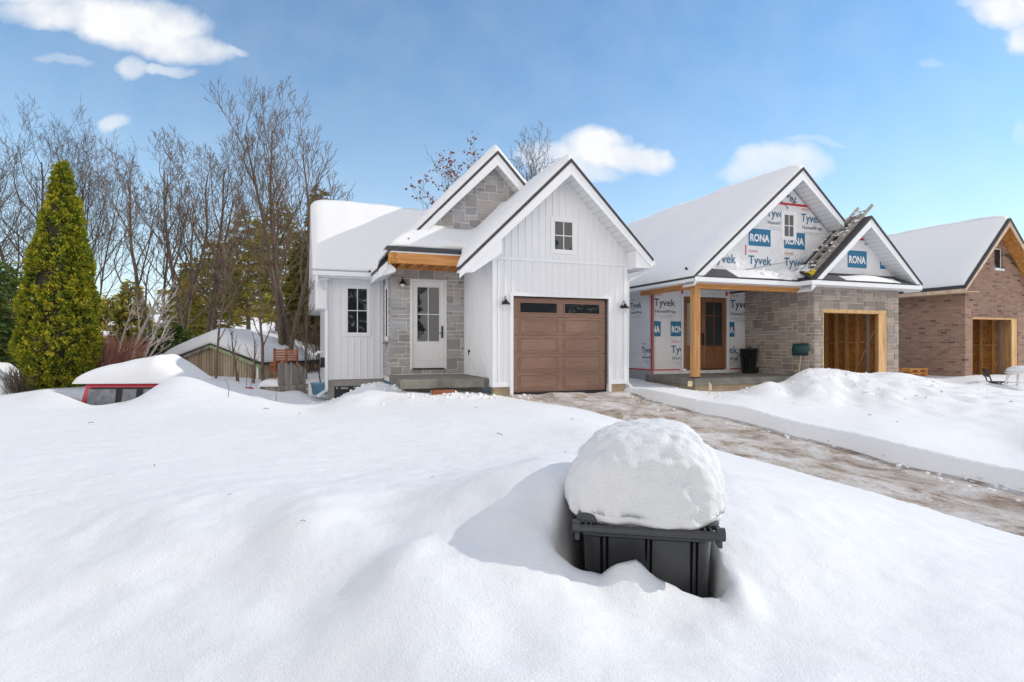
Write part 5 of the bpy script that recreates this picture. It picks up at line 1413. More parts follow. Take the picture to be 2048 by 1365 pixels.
def snowy_table():
    p = W(2046, 756, 17.2)
    z = GZ(p.x, p.y)
    r = empty('patio_table', (p.x, p.y, z), ANG + .3, label='white garden table heaped with snow before the brick garage, at the right edge', cat='table')
    m = MB(); m.lathe([(.40, .44), (.42, .45), (.42, .48), (.40, .49)], 24, (0, 0, 0)); m.build('tabletop', M['door_white'], r)
    for k in range(4):
        a = k*math.pi/2 + .5
        m = MB(); m.tube([(.33*math.cos(a), .33*math.sin(a), .45), (.40*math.cos(a), .40*math.sin(a), .2), (.47*math.cos(a), .47*math.sin(a), -.1)], .03, 8); m.build('leg', M['door_white'], r, smooth=True)
    m = MB(); m.tube([(-.36, 0, .18), (.36, 0, .16)], .02, 6); m.tube([(0, -.36, .18), (0, .36, .16)], .02, 6); m.build('brace', M['door_white'], r)
    m = MB(); m.lathe([(.38, .49), (.41, .53), (.36, .60), (.22, .66), (.02, .68)], 20, (0, 0, 0)); m.build('snow_heap', M['roofsnow'], r, smooth=True)
    r2_ = empty('folding_chair', (p.x-.38, p.y+.45, z-.18), ANG + .8, label='black folding chair half buried in snow beside the white garden table', cat='chair')
    m = MB(); m.box(-.2, .2, -.2, .2, .33, .36); m.build('seat', M['black_plastic'], r2_, bevel=.01)
    m = MB(); m.beam((-.2, .2, .34), (-.2, .32, .75), .03, .03); m.beam((.2, .2, .34), (.2, .32, .75), .03, .03); m.box(-.2, .2, .27, .30, .5, .72); m.build('backrest', M['black_plastic'], r2_)
    for q in (-1, 1):
        for w_ in (-1, 1):
            m = MB(); m.beam((q*.19, w_*.18, .34), (q*.19, -w_*.2, -.1), .025, .025); m.build('leg', M['black_metal'], r2_)
snowy_table()

# ================================================================== wheelie bin in the foreground and its snow cap
def bin_():
    rz = math.atan2(BU.y, BU.x)
    zb = -.52
    r = empty('wheelie_bin', (BIN_O.x, BIN_O.y, zb), rz, label='black wheelie bin buried to its handle in the foreground snow', cat='wheelie bin')
    H = .505 - zb
    m = MB()
    def ring(z, hw, y0, y1, rr, n=6):
        pts = []
        for (cx, cy, a0) in ((hw-rr, y1-rr, 0), (-hw+rr, y1-rr, 90), (-hw+rr, y0+rr, 180), (hw-rr, y0+rr, 270)):
            for k in range(n+1):
                a = R(a0 + 90*k/n); pts.append((cx+rr*math.cos(a), cy+rr*math.sin(a), z))
        return pts
    secs = [(0, .205, .13, .52, .05), (.1, .212, .125, .53, .05), (H-.06, .247, .035, .66, .05), (H-.052, .256, .026, .672, .055), (H-.015, .258, .024, .675, .055), (H-.01, .25, .03, .66, .05)]
    vs = []
    for sc in secs: vs += ring(*sc)
    n = 28; fs = [(i*n+k, i*n+(k+1) % n, (i+1)*n+(k+1) % n, (i+1)*n+k) for i in range(len(secs)-1) for k in range(n)] + [tuple(range(n))[::-1], tuple(range((len(secs)-1)*n, len(secs)*n))]
    m.add(vs, fs); body = m.build('body', M['bin'], r, smooth=True)
    es = body.modifiers.new('e', 'EDGE_SPLIT'); es.split_angle = R(40)
    def yf(z): return .125 + (.035-.125)*(z-.1)/(H-.16)
    for (x, l0) in ((-.172, .62), (-.150, .70), (.0, .88), (.018, .60), (.170, .66), (.190, .66)):
        m = MB(); z0, z1 = l0, H-.056
        m.add([(x-.0045, yf(z1)-.008, z1), (x+.0045, yf(z1)-.008, z1), (x+.002, yf(z0)-.0005, z0), (x-.002, yf(z0)-.0005, z0), (x-.0055, yf(z1)+.004, z1), (x+.0055, yf(z1)+.004, z1), (x+.003, yf(z0)+.004, z0), (x-.003, yf(z0)+.004, z0)],
              [(0,3,2,1), (0,4,7,3), (1,2,6,5), (0,1,5,4), (3,7,6,2)])
        m.build('rib', M['slot_shade'], r)  # raised strips, coloured near-black to paint the shade inside moulded slots
    m = MB(); m.tube([(-.275, -.042, H-.004), (.275, -.042, H-.004)], .0165, 14); o = m.build('handle_bar', M['bin'], r, smooth=True); q_ = o.modifiers.new('e', 'EDGE_SPLIT'); q_.split_angle = R(40)
    for q in (-1, 1):
        m = MB(); m.tube([(q*.225, -.035, H), (q*.232, -.035, H)], .022, 14); m.tube([(q*.205, -.035, H), (q*.211, -.035, H)], .022, 14)
        m.tube([(q*.249, -.035, H), (q*.279, -.035, H)], .025, 14)
        m.box(q*.218-.022, q*.218+.022, -.03, .03, H-.03, H-.006); m.box(q*.262-.008, q*.262+.008, -.04, .03, H-.05, H+.012)
        m.build('hinge', M['bin'], r)
        m = MB(); m.tube([(q*.17, .60, .10), (q*.24, .60, .10)], .10, 18); m.build('wheel', M['black_rubber'], r)
    m = MB(); vs = []
    ls = [(H+.0, .268, -.005, .69, .05), (H+.025, .272, -.01, .70, .05), (H+.045, .255, .01, .68, .05), (H+.065, .15, .15, .55, .05)]
    for sc in ls: vs += ring(*sc)
    fs = [(i*n+k, i*n+(k+1) % n, (i+1)*n+(k+1) % n, (i+1)*n+k) for i in range(len(ls)-1) for k in range(n)] + [tuple(range(n))[::-1], tuple(range((len(ls)-1)*n, len(ls)*n))]
    m.add(vs, fs); m.box(-.262, -.19, -.03, .03, H+.01, H+.05); m.build('lid', M['bin'], r, bevel=.004, seg=1)
    # snow cap
    NU, NV = 150, 90
    V = []
    for j in range(NV+1):
        ph = math.pi*(j/NV)            # 0 top .. pi bottom
        for i in range(NU):
            th = 2*math.pi*i/NU
            def sp(c, e): return math.copysign(abs(c)**e, c)
            cx, cy = sp(math.cos(th), .60), sp(math.sin(th), .62)
            sn, cs = sp(math.sin(ph), .46), sp(math.cos(ph), .72)
            x, y = cx*sn, cy*sn
            if cs >= 0: z = cs*.285
            else: z = cs*.075
            x = x*.322 - .004; y = y*.385 + .345
            # narrower and rounder towards the top right, a shoulder on the left
            k = max(0, z)/.30
            x *= 1 - .16*k*k; x += .015*k
            z += .022*max(0, cs)*math.sin(x*7+1.0)
            p = Vector((x, y, z))
            nn = Vector((x*3, (y-.345)*2.6, z*3+.2)).normalized()
            d = .015*mn.noise(p*4.0 + Vector((3, 1, 7))) + .011*mn.noise(p*24)*max(0, min(1, (x+.05)*5)) + .014*mn.noise(p*14) + .006*mn.noise(p*34) + .0028*mn.noise(p*80)
            p += nn*d
            if cs < 0:   # ragged underside lip
                p.z += .022*mn.noise(Vector((x*9, y*9, 2.2))) 
            V.append(p)
    Fq = [(j*NU+i, (j+1)*NU+i, (j+1)*NU+(i+1) % NU, j*NU+(i+1) % NU) for j in range(NV) for i in range(NU)]
    m = MB(); m.add(V, Fq); o = m.build('snow_cap', mat_snow('cap_snow', 2.2, .8), None, smooth=True)
    o.parent = r; o.location = (0, -.018, H+.050)
bin_()

# ================================================================== vegetation
def leaves(name, P, size, mat, parent, aspect=1.8, dirs=None, tone=None, seed=0, fold=0.0):
    rs = np.random.RandomState(seed); n = len(P)
    if dirs is None:
        dirs = rs.normal(size=(n, 3)); dirs /= np.linalg.norm(dirs, axis=1)[:, None]
    q = rs.normal(size=(n, 3)); v = np.cross(dirs, q); v /= (np.linalg.norm(v, axis=1)[:, None] + 1e-9)
    sz = size*(.6 + .8*rs.rand(n)); L = (sz*aspect)[:, None]*dirs; Wd = (sz*.5)[:, None]*v
    V = np.stack([P, P + L*.45 + Wd, P + L, P + L*.45 - Wd], 1).reshape(-1, 3)
    me = bpy.data.meshes.new(name)
    me.vertices.add(4*n); me.vertices.foreach_set('co', V.astype(np.float32).ravel())
    me.loops.add(4*n); me.loops.foreach_set('vertex_index', np.arange(4*n))
    me.polygons.add(n); me.polygons.foreach_set('loop_start', np.arange(0, 4*n, 4)); me.polygons.foreach_set('loop_total', np.full(n, 4))
    me.update(calc_edges=True)
    t = rs.rand(n) if tone is None else tone
    at = me.color_attributes.new('tone', 'FLOAT_COLOR', 'CORNER')
    c = np.ones((n, 4, 4), np.float32); c[:, :, :3] = np.clip(t, 0, 1)[:, None, None]
    at.data.foreach_set('color', c.ravel())
    me.materials.append(mat)
    o = bpy.data.objects.new(name, me); col.objects.link(o); o.parent = parent
    return o
def tube_fast(mb, pts, r0, r1, n):
    k = len(pts)
    mb.tube(pts, [r0 + (r1-r0)*i/(k-1) for i in range(k)], n, cap=False)
def bare_tree(px, Y, ytop, label, seed, stems=((0, 0, 1),), spread=1.0, ybase=None, bark='bark', rt=None, lv=(12, 6, 5, 3), first=.28, group=None, minr=.0065, droop=0, cat='bare tree', leafy=0, name='bare_tree', up=.15, blen=.42, hw=None):
    r = random.Random(seed)
    X = (px-CX)/FPX*Y
    z0 = GZ(X, Y) - .1
    H = EYE + (HY-ytop)*Y/FPX - z0
    root = empty(name, (X, Y, z0), 0, label=label, cat=cat, group=group)
    tr, cr = MB(), MB(); tips = []
    rt = rt or H*.012
    def grow(p, d, L, rad, lvl):
        ns = (11, 7, 5, 4, 3)[lvl]
        pts = [p]; dd = [d]
        wob = (.08, .16, .22, .26, .28)[lvl]
        for i in range(ns):
            d = (d + Vector((r.gauss(0, wob), r.gauss(0, wob), r.gauss(0, wob*.7)))*.7 + Vector((0, 0, up*(1 if lvl else .5)))).normalized()
            p = p + d*(L/ns); pts.append(p); dd.append(d)
        rend = max(minr, rad*(.28 if lvl else .22))
        tube_fast(tr if lvl < 1 else cr, pts, rad, rend, (8, 6, 5, 3, 3)[lvl])
        if lvl >= len(lv): tips.append((pts[-1], dd[-1])); return
        nc = lv[lvl]
        for c in range(nc):
            f = (first if lvl == 0 else .22) + (1-(first if lvl == 0 else .22))*(c + r.random()*.8)/nc
            f = min(f, .985); x = f*ns; i = int(x); q = pts[i].lerp(pts[min(i+1, ns)], x-i); bd = dd[i]
            az = c*2.4 + r.uniform(-.5, .5); ang = R(r.uniform(26, 52) - (8 if lvl == 0 and f > .7 else 0))
            a = bd.orthogonal().normalized(); b = bd.cross(a)
            nd = (bd*math.cos(ang) + (a*math.cos(az) + b*math.sin(az))*math.sin(ang)*spread).normalized()
            if lvl == 0: cl = L*blen*(1.15 - .75*f)*r.uniform(.8, 1.15)*1.25
            else: cl = L*r.uniform(.38, .62)*(1.15 - .5*f)
            rr = rad + (rend-rad)*f
            grow(q, nd, cl, max(minr, rr*r.uniform(.42, .62)), lvl+1)
    for (dx, lean, hf) in stems:
        d = Vector((lean, r.uniform(-.1, .1), 1)).normalized()
        grow(Vector((dx, r.uniform(-.1, .1), 0)), d, H*hf*.97, rt*(.7+.3*hf), 0)
    allv = np.array(cr.v + tr.v); sc = H/allv[:, 2].max()
    sx = sc if hw is None else min(1.35, (hw/FPX*Y)/np.percentile(np.abs(allv[:, 0]), 98))
    for mb_ in (tr, cr): mb_.v = [(x*sx, y*sx, z*sc) for x, y, z in mb_.v]
    tips = [(Vector((p.x*sx, p.y*sx, p.z*sc)), d) for p, d in tips]
    tr.build('trunk', M[bark], root, smooth=True); cr.build('crown', M[bark], root)
    if leafy:
        rs = np.random.RandomState(seed); P = []
        for (p, d) in tips:
            if rs.rand() < leafy:
                for _ in range(7): P.append(np.array(p) + rs.normal(size=3)*.09)
        leaves('dead_leaf', np.array(P), .09, M['deadleaf'], root, 1.3, seed=seed)['kind'] = 'stuff'
    return root
def conifer(px, Y, ytop, rad, label, seed, mat='spruce', N=16000, bark='bark_dark', shape='cone', low=.08, size=.075, aspect=3.0, droop=-.25, cat='conifer', name='conifer', group=None, dens=1.0, z0=None):
    rs = np.random.RandomState(seed); r = random.Random(seed)
    X = (px-CX)/FPX*Y; zb = GZ(X, Y) - .1 if z0 is None else z0
    H = EYE + (HY-ytop)*Y/FPX - zb
    root = empty(name, (X, Y, zb), 0, label=label, cat=cat, group=group)
    tr = MB(); tube_fast(tr, [Vector((0, 0, 0)), Vector((r.gauss(0, .05), 0, H*.4)), Vector((r.gauss(0, .1), 0, H*.98))], H*.017+.03, .015, 8)
    nb = int(60*dens); B = []
    for i in range(nb):
        f = low + (1-low)*(i/nb)**.9
        if shape == 'cone': L = rad*(1-f)**.8*r.uniform(.7, 1.1) + .12
        else: L = rad*math.sin(math.pi*min(1, max(0.05, (f-low*.6)/(1-low*.6)))**.75)*r.uniform(.5, 1.15) + .15
        az = i*2.4 + r.uniform(-.4, .4)
        p = Vector((0, 0, H*f)); d = Vector((math.cos(az), math.sin(az), .15 if shape != 'cone' else .05)).normalized(); pts = [p]
        for k in range(4):
            d = (d + Vector((r.gauss(0, .12), r.gauss(0, .12), droop*.25 + (.12 if k > 2 else 0)))).normalized(); p = p + d*L/4; pts.append(p)
        tube_fast(tr, pts, .012+.012*L, .006, 4); B.append((pts, L))
    tr.build('trunk', M[bark], root)
    tot = sum(b[1]**1.3 for b in B); P, Dn, T = [], [], []
    for pts, L in B:
        n = int(N*L**1.3/tot); pa = np.array([tuple(q) for q in pts])
        tb = r.random()*.5
        f = .18 + .82*rs.rand(n)**.75; x = f*4; i = np.clip(x.astype(int), 0, 3); q = pa[i] + (pa[i+1]-pa[i])*(x-i)[:, None]
        ax = (pa[-1]-pa[0]); ax /= np.linalg.norm(ax) + 1e-9
        sidev = np.cross(ax, [0, 0, 1.0]); wv = L*.26*(1.1-f)*1.0 + .07
        off = rs.normal(size=n)*wv
        q = q + sidev[None]*off[:, None] + rs.normal(size=(n, 3))*np.array([.05, .05, .045]); q[:, 2] -= np.abs(off)*.35
        dn = ax[None]*.9 + sidev[None]*np.sign(off)[:, None]*.7 + rs.normal(size=(n, 3))*.45; dn[:, 2] -= .15
        dn /= np.linalg.norm(dn, axis=1)[:, None]
        P.append(q); Dn.append(dn); T.append(tb + .5*rs.rand(n))
    leaves('crown', np.concatenate(P), size, M[mat], root, aspect, np.concatenate(Dn), np.concatenate(T), seed)
    return root
def cedar():
    Y = 17.0; X = (116-CX)/FPX*Y; zb = GZ(X, Y) - .25
    root = empty('cedar_tree', (X, Y, zb), 0, label='tall yellow-green columnar cedar standing behind the snow-buried red truck', cat='cedar')
    tr = MB(); tube_fast(tr, [Vector((0, 0, 0)), Vector((.05, 0, 3)), Vector((.12, 0, 6.2))], .14, .02, 8); tube_fast(tr, [Vector((.1, 0, .5)), Vector((.45, 0, 3)), Vector((.66, 0, 5.1))], .08, .02, 6)
    tr.build('trunk', M['bark'], root)
    def zz(y): return EYE + (HY-y)*Y/FPX - zb
    ys = np.array([800, 770, 740, 700, 620, 560, 500, 450, 400, 360, 333]); rad = np.array([.5, .95, 1.18, 1.28, 1.20, 1.05, .83, .60, .40, .26, .10])
    zs = zz(ys)[::1]; cx = np.interp
    o = np.argsort(zs); zs, rad = zs[o], rad[o]
    cen = np.interp(zs, [zs[0], zz(560), zz(400), zs[-1]], [0.0, .06, .12, .14])
    rs = np.random.RandomState(4); rad = rad*.755
    # clumps of sprays sitting on the outer shell, gaps between them show the dark inside
    Pc, Dc, Tc = [], [], []
    def clumps(nc, z0, z1, rfun, cfun, per, cs):
        k = 0
        while k < nc:
            z = rs.uniform(z0, z1); rr = rfun(z)
            if rs.rand() > rr/1.2 + .12: continue
            k += 1
            az = rs.rand()*2*np.pi; c = np.array([cfun(z) + rr*np.cos(az), rr*np.sin(az), z]); c[:2] *= 1
            out = np.array([np.cos(az), np.sin(az), .9]); out /= np.linalg.norm(out)
            s_ = cs*rs.uniform(.7, 1.5); n = per
            off = rs.normal(size=(n, 3))*s_*.45; f = rs.rand(n)
            P = c + out*(f*s_*1.1)[:, None] - np.array([np.cos(az), np.sin(az), 0])*s_*.7 + off*(1.15-f)[:, None]
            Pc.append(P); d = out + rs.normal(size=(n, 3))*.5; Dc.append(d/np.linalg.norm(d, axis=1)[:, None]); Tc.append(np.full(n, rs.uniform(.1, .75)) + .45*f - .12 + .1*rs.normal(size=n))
    clumps(1250, zs[0], zs[-1], lambda z: np.interp(z, zs, rad)*(1+.07*math.sin(z*5+1)), lambda z: np.interp(z, zs, cen), 46, .15)
    clumps(260, zz(640), zz(405), lambda z: .36*(1-(z-zz(640))/(zz(405)-zz(640)))**.7 + .03, lambda z: .52+.06*(z-zz(640))/(zz(405)-zz(640)), 40, .12)
    clumps(60, zz(800), zz(500), lambda z: .3*(1-(z-zz(800))/(zz(500)-zz(800)))**.7, lambda z: -.72, 40, .12)
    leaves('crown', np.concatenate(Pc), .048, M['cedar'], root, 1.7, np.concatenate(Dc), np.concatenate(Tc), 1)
    # opaque core added to stop see-through; its dark colour paints shade between clumps
    core = MB(); prof = [(max(.04, a*.72), b) for a, b in zip(rad, zs)]; core.lathe(prof, 14, (.06, 0, 0)); core.build('shade_core', M['inner'], root)
cedar()

GT = 'bare trees behind the garden'
bare_tree(88, 27, 192, 'leafless maple with a wide dense crown directly behind the tall yellow-green cedar', 11, [(0, 0, 1), (.2, .22, .9), (-.2, -.25, .85)], 1.05, group=GT, bark='bark_dark', lv=(13, 6, 5, 3), blen=.46, rt=.17, hw=150)
bare_tree(178, 29, 222, 'leafless tree with a rounded crown just right of the cedar tip', 12, [(0, -.06, 1), (.1, .2, .9)], 1.1, group=GT, bark='bark_dark', lv=(12, 6, 5, 3), blen=.46, hw=105, rt=.13)
bare_tree(-25, 24, 262, 'leafless tree at the left edge of the picture with low spreading boughs', 13, [(0, .1, 1), (0, -.1, .9)], 1.2, group=GT, bark='bark_dark', lv=(11, 6, 5, 3), blen=.5, hw=120, rt=.13)
bare_tree(352, 25, 238, 'leafless grey-brown tree of several upright stems left of the snowy shed', 14, [(-.3, -.22, .9), (0, -.04, 1), (.3, .10, .95), (.1, .26, .75)], .85, group=GT, lv=(10, 5, 5, 3), rt=.11, blen=.38, hw=135)
bare_tree(415, 27, 262, 'leafless tree with a thick leaning trunk right behind the left half of the shed', 15, [(0, .02, 1), (.2, .2, .85)], .95, group=GT, lv=(11, 5, 5, 3), rt=.15, blen=.4, hw=100)
bare_tree(572, 21.5, 148, 'tallest leafless tree with a dark forked trunk beside the brown slat rack', 116, [(0, -.07, .98), (.08, .03, 1.0), (.06, .10, .86), (-.02, -.13, .72)], .7, group=GT, lv=(11, 6, 4, 3), rt=.12, blen=.36, first=.32, up=.17, hw=128)
bare_tree(329, 21, 335, 'slender dark single-stemmed tree just left of the shed', 17, [(0, .0, 1)], .9, group=GT, bark='bark_dark', lv=(12, 5, 4), rt=.09)
bare_tree(902, 27, 305, 'oak tip with reddish dead leaves showing above the left roof slope of the white house', 18, [(0, 0, 1)], 1.0, group='treetops behind the white house', lv=(11, 5, 3), leafy=.9, rt=.13, hw=85)
bare_tree(1085, 31, 248, 'bare vase-shaped treetop between the two gables of the white house', 19, [(0, -.08, 1), (.1, .05, 1), (.2, .12, .9), (.1, .2, .8)], .8, group='treetops behind the white house', bark='bark_grey', lv=(12, 5, 5, 3), rt=.15, blen=.34, up=.12, hw=105)
bare_tree(1025, 30, 298, 'thin bare treetop immediately right of the stone gable peak', 20, [(0, 0, 1)], .8, group='treetops behind the white house', bark='bark_grey', lv=(8, 4, 3), rt=.1, blen=.25, hw=24)
bare_tree(1262, 34, 432, 'faint bare twigs showing in the gap between the two roofs', 21, [(0, 0, 1), (.1, .1, .95)], .8, group='treetops behind the white house', bark='bark_grey', lv=(10, 4, 3), rt=.1, hw=22)
GS = 'saplings in front of the shed'
for i, (px, Y, yt, ln, lab) in enumerate(((433, 17.6, 440, -.05, 'tall thin leafless sapling crossing the left part of the shed gable'), (529, 18.4, 500, .0, 'thick-stemmed sapling at the right corner of the shed'),
                                          (461, 25, 470, 0, 'straight thin sapling rising behind the shed ridge'), (474, 17.0, 655, -.03, 'short leafless sapling before the middle of the shed'), (506, 17.2, 665, .06, 'short twiggy sapling before the right slope of the shed'), (612, 19.5, 560, -.06, 'twisted thin sapling right of the brown slat rack'))):
    bare_tree(px, Y, yt, lab, 30+i, [(0, ln, 1)], .8, group=GS, bark='bark', lv=(9, 4, 3) if yt < 600 else (5, 3), rt=.05 if i != 1 else .07, cat='sapling', name='sapling', minr=.006, blen=.32)
for i, (px, py, Y, h) in enumerate(((456, 815, 11.3, .36), (492, 772, 15.0, .5), (500, 775, 15.1, .4), (478, 770, 15.6, .6), (552, 800, 13, .2))):
    p = W(px, py, Y); p.z = GZ(p.x, p.y); m = MB(); r_ = random.Random(i)
    m.tube([p + Vector((0, 0, -.1)), p + Vector((r_.gauss(0, .02), 0, h*.5)), p + Vector((r_.gauss(0, .04), 0, h))], [.008, .006, .003], 5)
    o = m.build('weed_stalk', M['bark_dark'], None)
    tag(o, ['single dry stalk alone in the open snow before the shed', 'short dry stalk before the saplings', 'shorter dry stalk beside another near the saplings', 'dry stalk at the foot of the snowdrift by the saplings', 'tiny dry twig in the snow below the grey plank gate'][i], 'stalk', 'dry stalks in the snow')
# birches
GB = 'birches left of the shed'
for i, (px, ln, yt, rt, lab) in enumerate(((262, .16, 560, .085, 'white birch trunk leaning gently right, leftmost of the birch clump'), (272, .20, 570, .075, 'white birch trunk in the middle of the birch clump'), (276, .62, 625, .055, 'white birch stem leaning far right towards the shed'), (222, .25, 590, .05, 'thin white birch rising out of the red shrub'))):
    bare_tree(px, 19.5, yt, lab, 50+i, [(0, ln, 1)], .8, group=GB, bark='birch', lv=(6, 4, 3), rt=rt, cat='birch', name='birch_tree', up=.02, blen=.3)
def shrub(px, Y, h, w, n, label, mat, seed, name='shrub', kind=None):
    r = random.Random(seed); X = (px-CX)/FPX*Y; z0 = GZ(X, Y)-.15
    root = empty(name, (X, Y, z0), 0, label=label, cat='shrub')
    m = MB()
    for i in range(n):
        a = r.uniform(0, 6.28); q = r.random()**.6; p = Vector((math.cos(a)*w*.35*q, math.sin(a)*w*.35*q, 0)); d = Vector((math.cos(a)*q*.5, math.sin(a)*q*.5, 1)).normalized(); L = h*r.uniform(.55, 1.05)
        pts = [p]
        for k in range(4): d = (d + Vector((r.gauss(0, .08), r.gauss(0, .08), .03))).normalized(); p = p + d*L/4; pts.append(p)
        tube_fast(m, pts, .011, .005, 3)
        for k in range(3):
            j = r.randint(1, 3); dd = (d + Vector((r.gauss(0, .4), r.gauss(0, .4), 0))).normalized(); tube_fast(m, [pts[j], pts[j] + dd*L*.3], .007, .004, 3)
    o = m.build('stems', M[mat], root); o['kind'] = 'stuff'
    return root
shrub(212, 18.2, 1.7, 1.5, 260, 'dense red-brown twiggy shrub between the cedar and the birches', 'redtwig', 1)
shrub(48, 16.4, .9, .9, 120, 'dark leafless shrub at the foot of the cedar', 'bark_dark', 2)
shrub(640, 23, 2.6, 1.6, 150, 'tangle of tall brown twigs close behind the left corner of the white house', 'bark', 3)
shrub(600, 24, 2.2, 2.2, 160, 'loose brown brush behind the grey plank gate', 'bark', 4)
# evergreens
GC = 'evergreens behind the garden'
conifer(498, 36, 418, 2.6, 'yellow-green pine with a bare trunk rising behind the middle of the shed', 61, 'pine', 6500, 'bark', 'round', .30, .11, 3.2, group=GC)
conifer(430, 38, 478, 2.8, 'low rounded yellow-green pine behind the left half of the shed', 62, 'pine', 7000, 'bark', 'round', .2, .11, 3.2, group=GC)
conifer(556, 34, 400, 2.2, 'tall ochre-tinged pine behind the forked leafless tree', 63, 'pine', 5500, 'bark', 'round', .25, .11, 3.0, group=GC)
conifer(640, 24.5, 372, 1.75, 'dark green spruce with hanging boughs right against the left side of the white house', 64, 'spruce', 14000, 'bark_dark', 'cone', .12, .08, 3.0, -.7, group=GC)
conifer(607, 27, 455, 1.3, 'narrow olive spruce between the forked tree and the white house', 65, 'spruce', 6000, 'bark_dark', 'cone', .2, .09, 3.0, -.5, group=GC)
conifer(12, 21, 520, 1.6, 'loose green conifer at the left edge beside the cedar', 66, 'green', 5500, 'bark_dark', 'cone', .08, .08, 3.0, -.3, group=GC)
conifer(-45, 19, 470, 1.5, 'green conifer partly cut off by the left edge of the picture', 67, 'green', 5500, 'bark_dark', 'cone', .08, .08, 3.0, -.3, group=GC)
conifer(303, 21.5, 664, .9, 'low dark green juniper behind the birches', 68, 'green', 7000, 'bark_dark', 'round', .05, .06, 2.5, .1, group=GC, name='juniper', cat='juniper')
conifer(342, 23, 650, 1.0, 'low green juniper behind the left end of the shed', 69, 'green', 6000, 'bark_dark', 'round', .05, .06, 2.5, .1, group=GC, name='juniper', cat='juniper')
conifer(262, 44, 560, 2.0, 'distant brown-green conifer above the birches', 70, 'pine', 7000, 'bark', 'cone', .1, .14, 3.0, group=GC)
conifer(222, 48, 590, 2.3, 'distant conifer just right of the cedar above the red shrub', 71, 'pine', 6000, 'bark', 'cone', .1, .15, 3.0, group=GC)
conifer(372, 42, 545, 2.2, 'distant dark conifer between the stems left of the shed', 72, 'spruce', 7000, 'bark', 'cone', .1, .14, 3.0, group=GC)
# far wood: one mass
def far_wood():
    rs = np.random.RandomState(3); N = 60000
    x = rs.uniform(-95, 40, N); y = rs.uniform(58, 84, N)
    hgt = 4.6 + 1.9*fbm(x, y, .16, 3, 5) + .8*fbm(x, y, .9, 2, 6)
    z = rs.rand(N)**.8*hgt + .1
    d = np.stack([rs.normal(size=N)*.3, rs.normal(size=N)*.3, np.ones(N)], 1); d /= np.linalg.norm(d, axis=1)[:, None]
    o = leaves('far_wood', np.stack([x, y, z], 1), .16, M['farwood'], None, 5.0, d, np.clip(.5+.4*fbm(x, y, .35, 2, 8)+.15*rs.normal(size=N), 0, 1), 2)
    tag(o, 'far brown and green wood behind the gardens, reads as one mass', 'woodland', kind='stuff')
far_wood()

# ================================================================== the shed, truck and garden clutter on the left
def shed():
    Y = 20.0; p = W(426, 760, Y); az = R(-12)
    z0 = -.25
    r = empty('garden_shed', (p.x, p.y, z0), az, label='low garden shed with ribbed tan walls and green trim under deep rounded snow', cat='shed')
    hw, D = 1.80, 4.2; zp, ze = 1.24-z0, .60-z0
    m = MB()
    poly = [(-hw, 0), (hw, 0), (hw, ze), (0, zp), (-hw, ze)]
    m.prism(poly, lambda u, v, a: (u, a, v), 0, .05); m.box(-hw, -hw+.05, .05, D, 0, ze); m.box(hw-.05, hw, .05, D, 0, ze)
    n = 34
    for k in range(n):
        x = -hw+.05 + k*(2*hw-.1)/(n-1); top = ze + (zp-ze)*(1-abs(x)/hw) - .05
        m.box(x-.022, x+.022, -.03, -.001, 0, top)
    m.build('wall', mat_wood('shed_siding', (.20, .13, .08), (.40, .32, .22), (.52, .45, .34), 2, 3.0, .85), r)
    m = MB(); ov = .16; zo = lambda x: zp - (zp-ze)*abs(x)/hw
    m.prism([(-hw-ov, zo(hw+ov)), (0, zp), (hw+ov, zo(hw+ov)), (hw+ov, zo(hw+ov)+.05), (0, zp+.06), (-hw-ov, zo(hw+ov)+.05)], lambda u, v, a: (u, a, v), -.12, D+.1); m.build('roof', M['shingle'], r)
    m = MB(); m.prism([(0, zp-.001), (0, zp-.11), (hw+ov, zo(hw+ov)-.11), (hw+ov, zo(hw+ov)-.001)], lambda u, v, a: (u, a, v), -.145, -.121)
    m.build('green_trim', plain('mossy_green_paint', (.30, .36, .20), .8, var=.3, scale=9), r)
    m = MB(); m.prism([(-.001, zp-.001), (-hw-ov, zo(hw+ov)-.001), (-hw-ov, zo(hw+ov)-.09), (-.001, zp-.11)], lambda u, v, a: (u, a, v), -.145, -.121); m.build('brown_trim', M['old_wood'], r)
    m = MB(); m.box(hw-.06, hw+.01, -.05, -.031, 0, ze-.1); m.build('corner_board', M['trim'], r)
    def base(S, T): return zp + .05 - (zp-ze)*np.abs(S)/hw*.92
    snow_field('roof_snow', r, lin(-hw-.22, hw+.22, .08), lin(-.16, D+.1, .12), [(-hw-.21, hw+.21, -.15, D+.1)], base, .50, seed=31, edge=.22, rr=.75, rough=.02)
    m = MB()
    for k in range(6): m.beam((-hw-.1+.16*k, -.35, -.05), (-hw+.35+.12*k, -.33, .55), .03, .012)
    for k in range(5): m.beam((-hw+.9-.16*k, -.34, -.05), (-hw+.1-.03*k, -.36, .55), .03, .012)
    o = m.build('trellis', M['old_wood'], r)
shed()
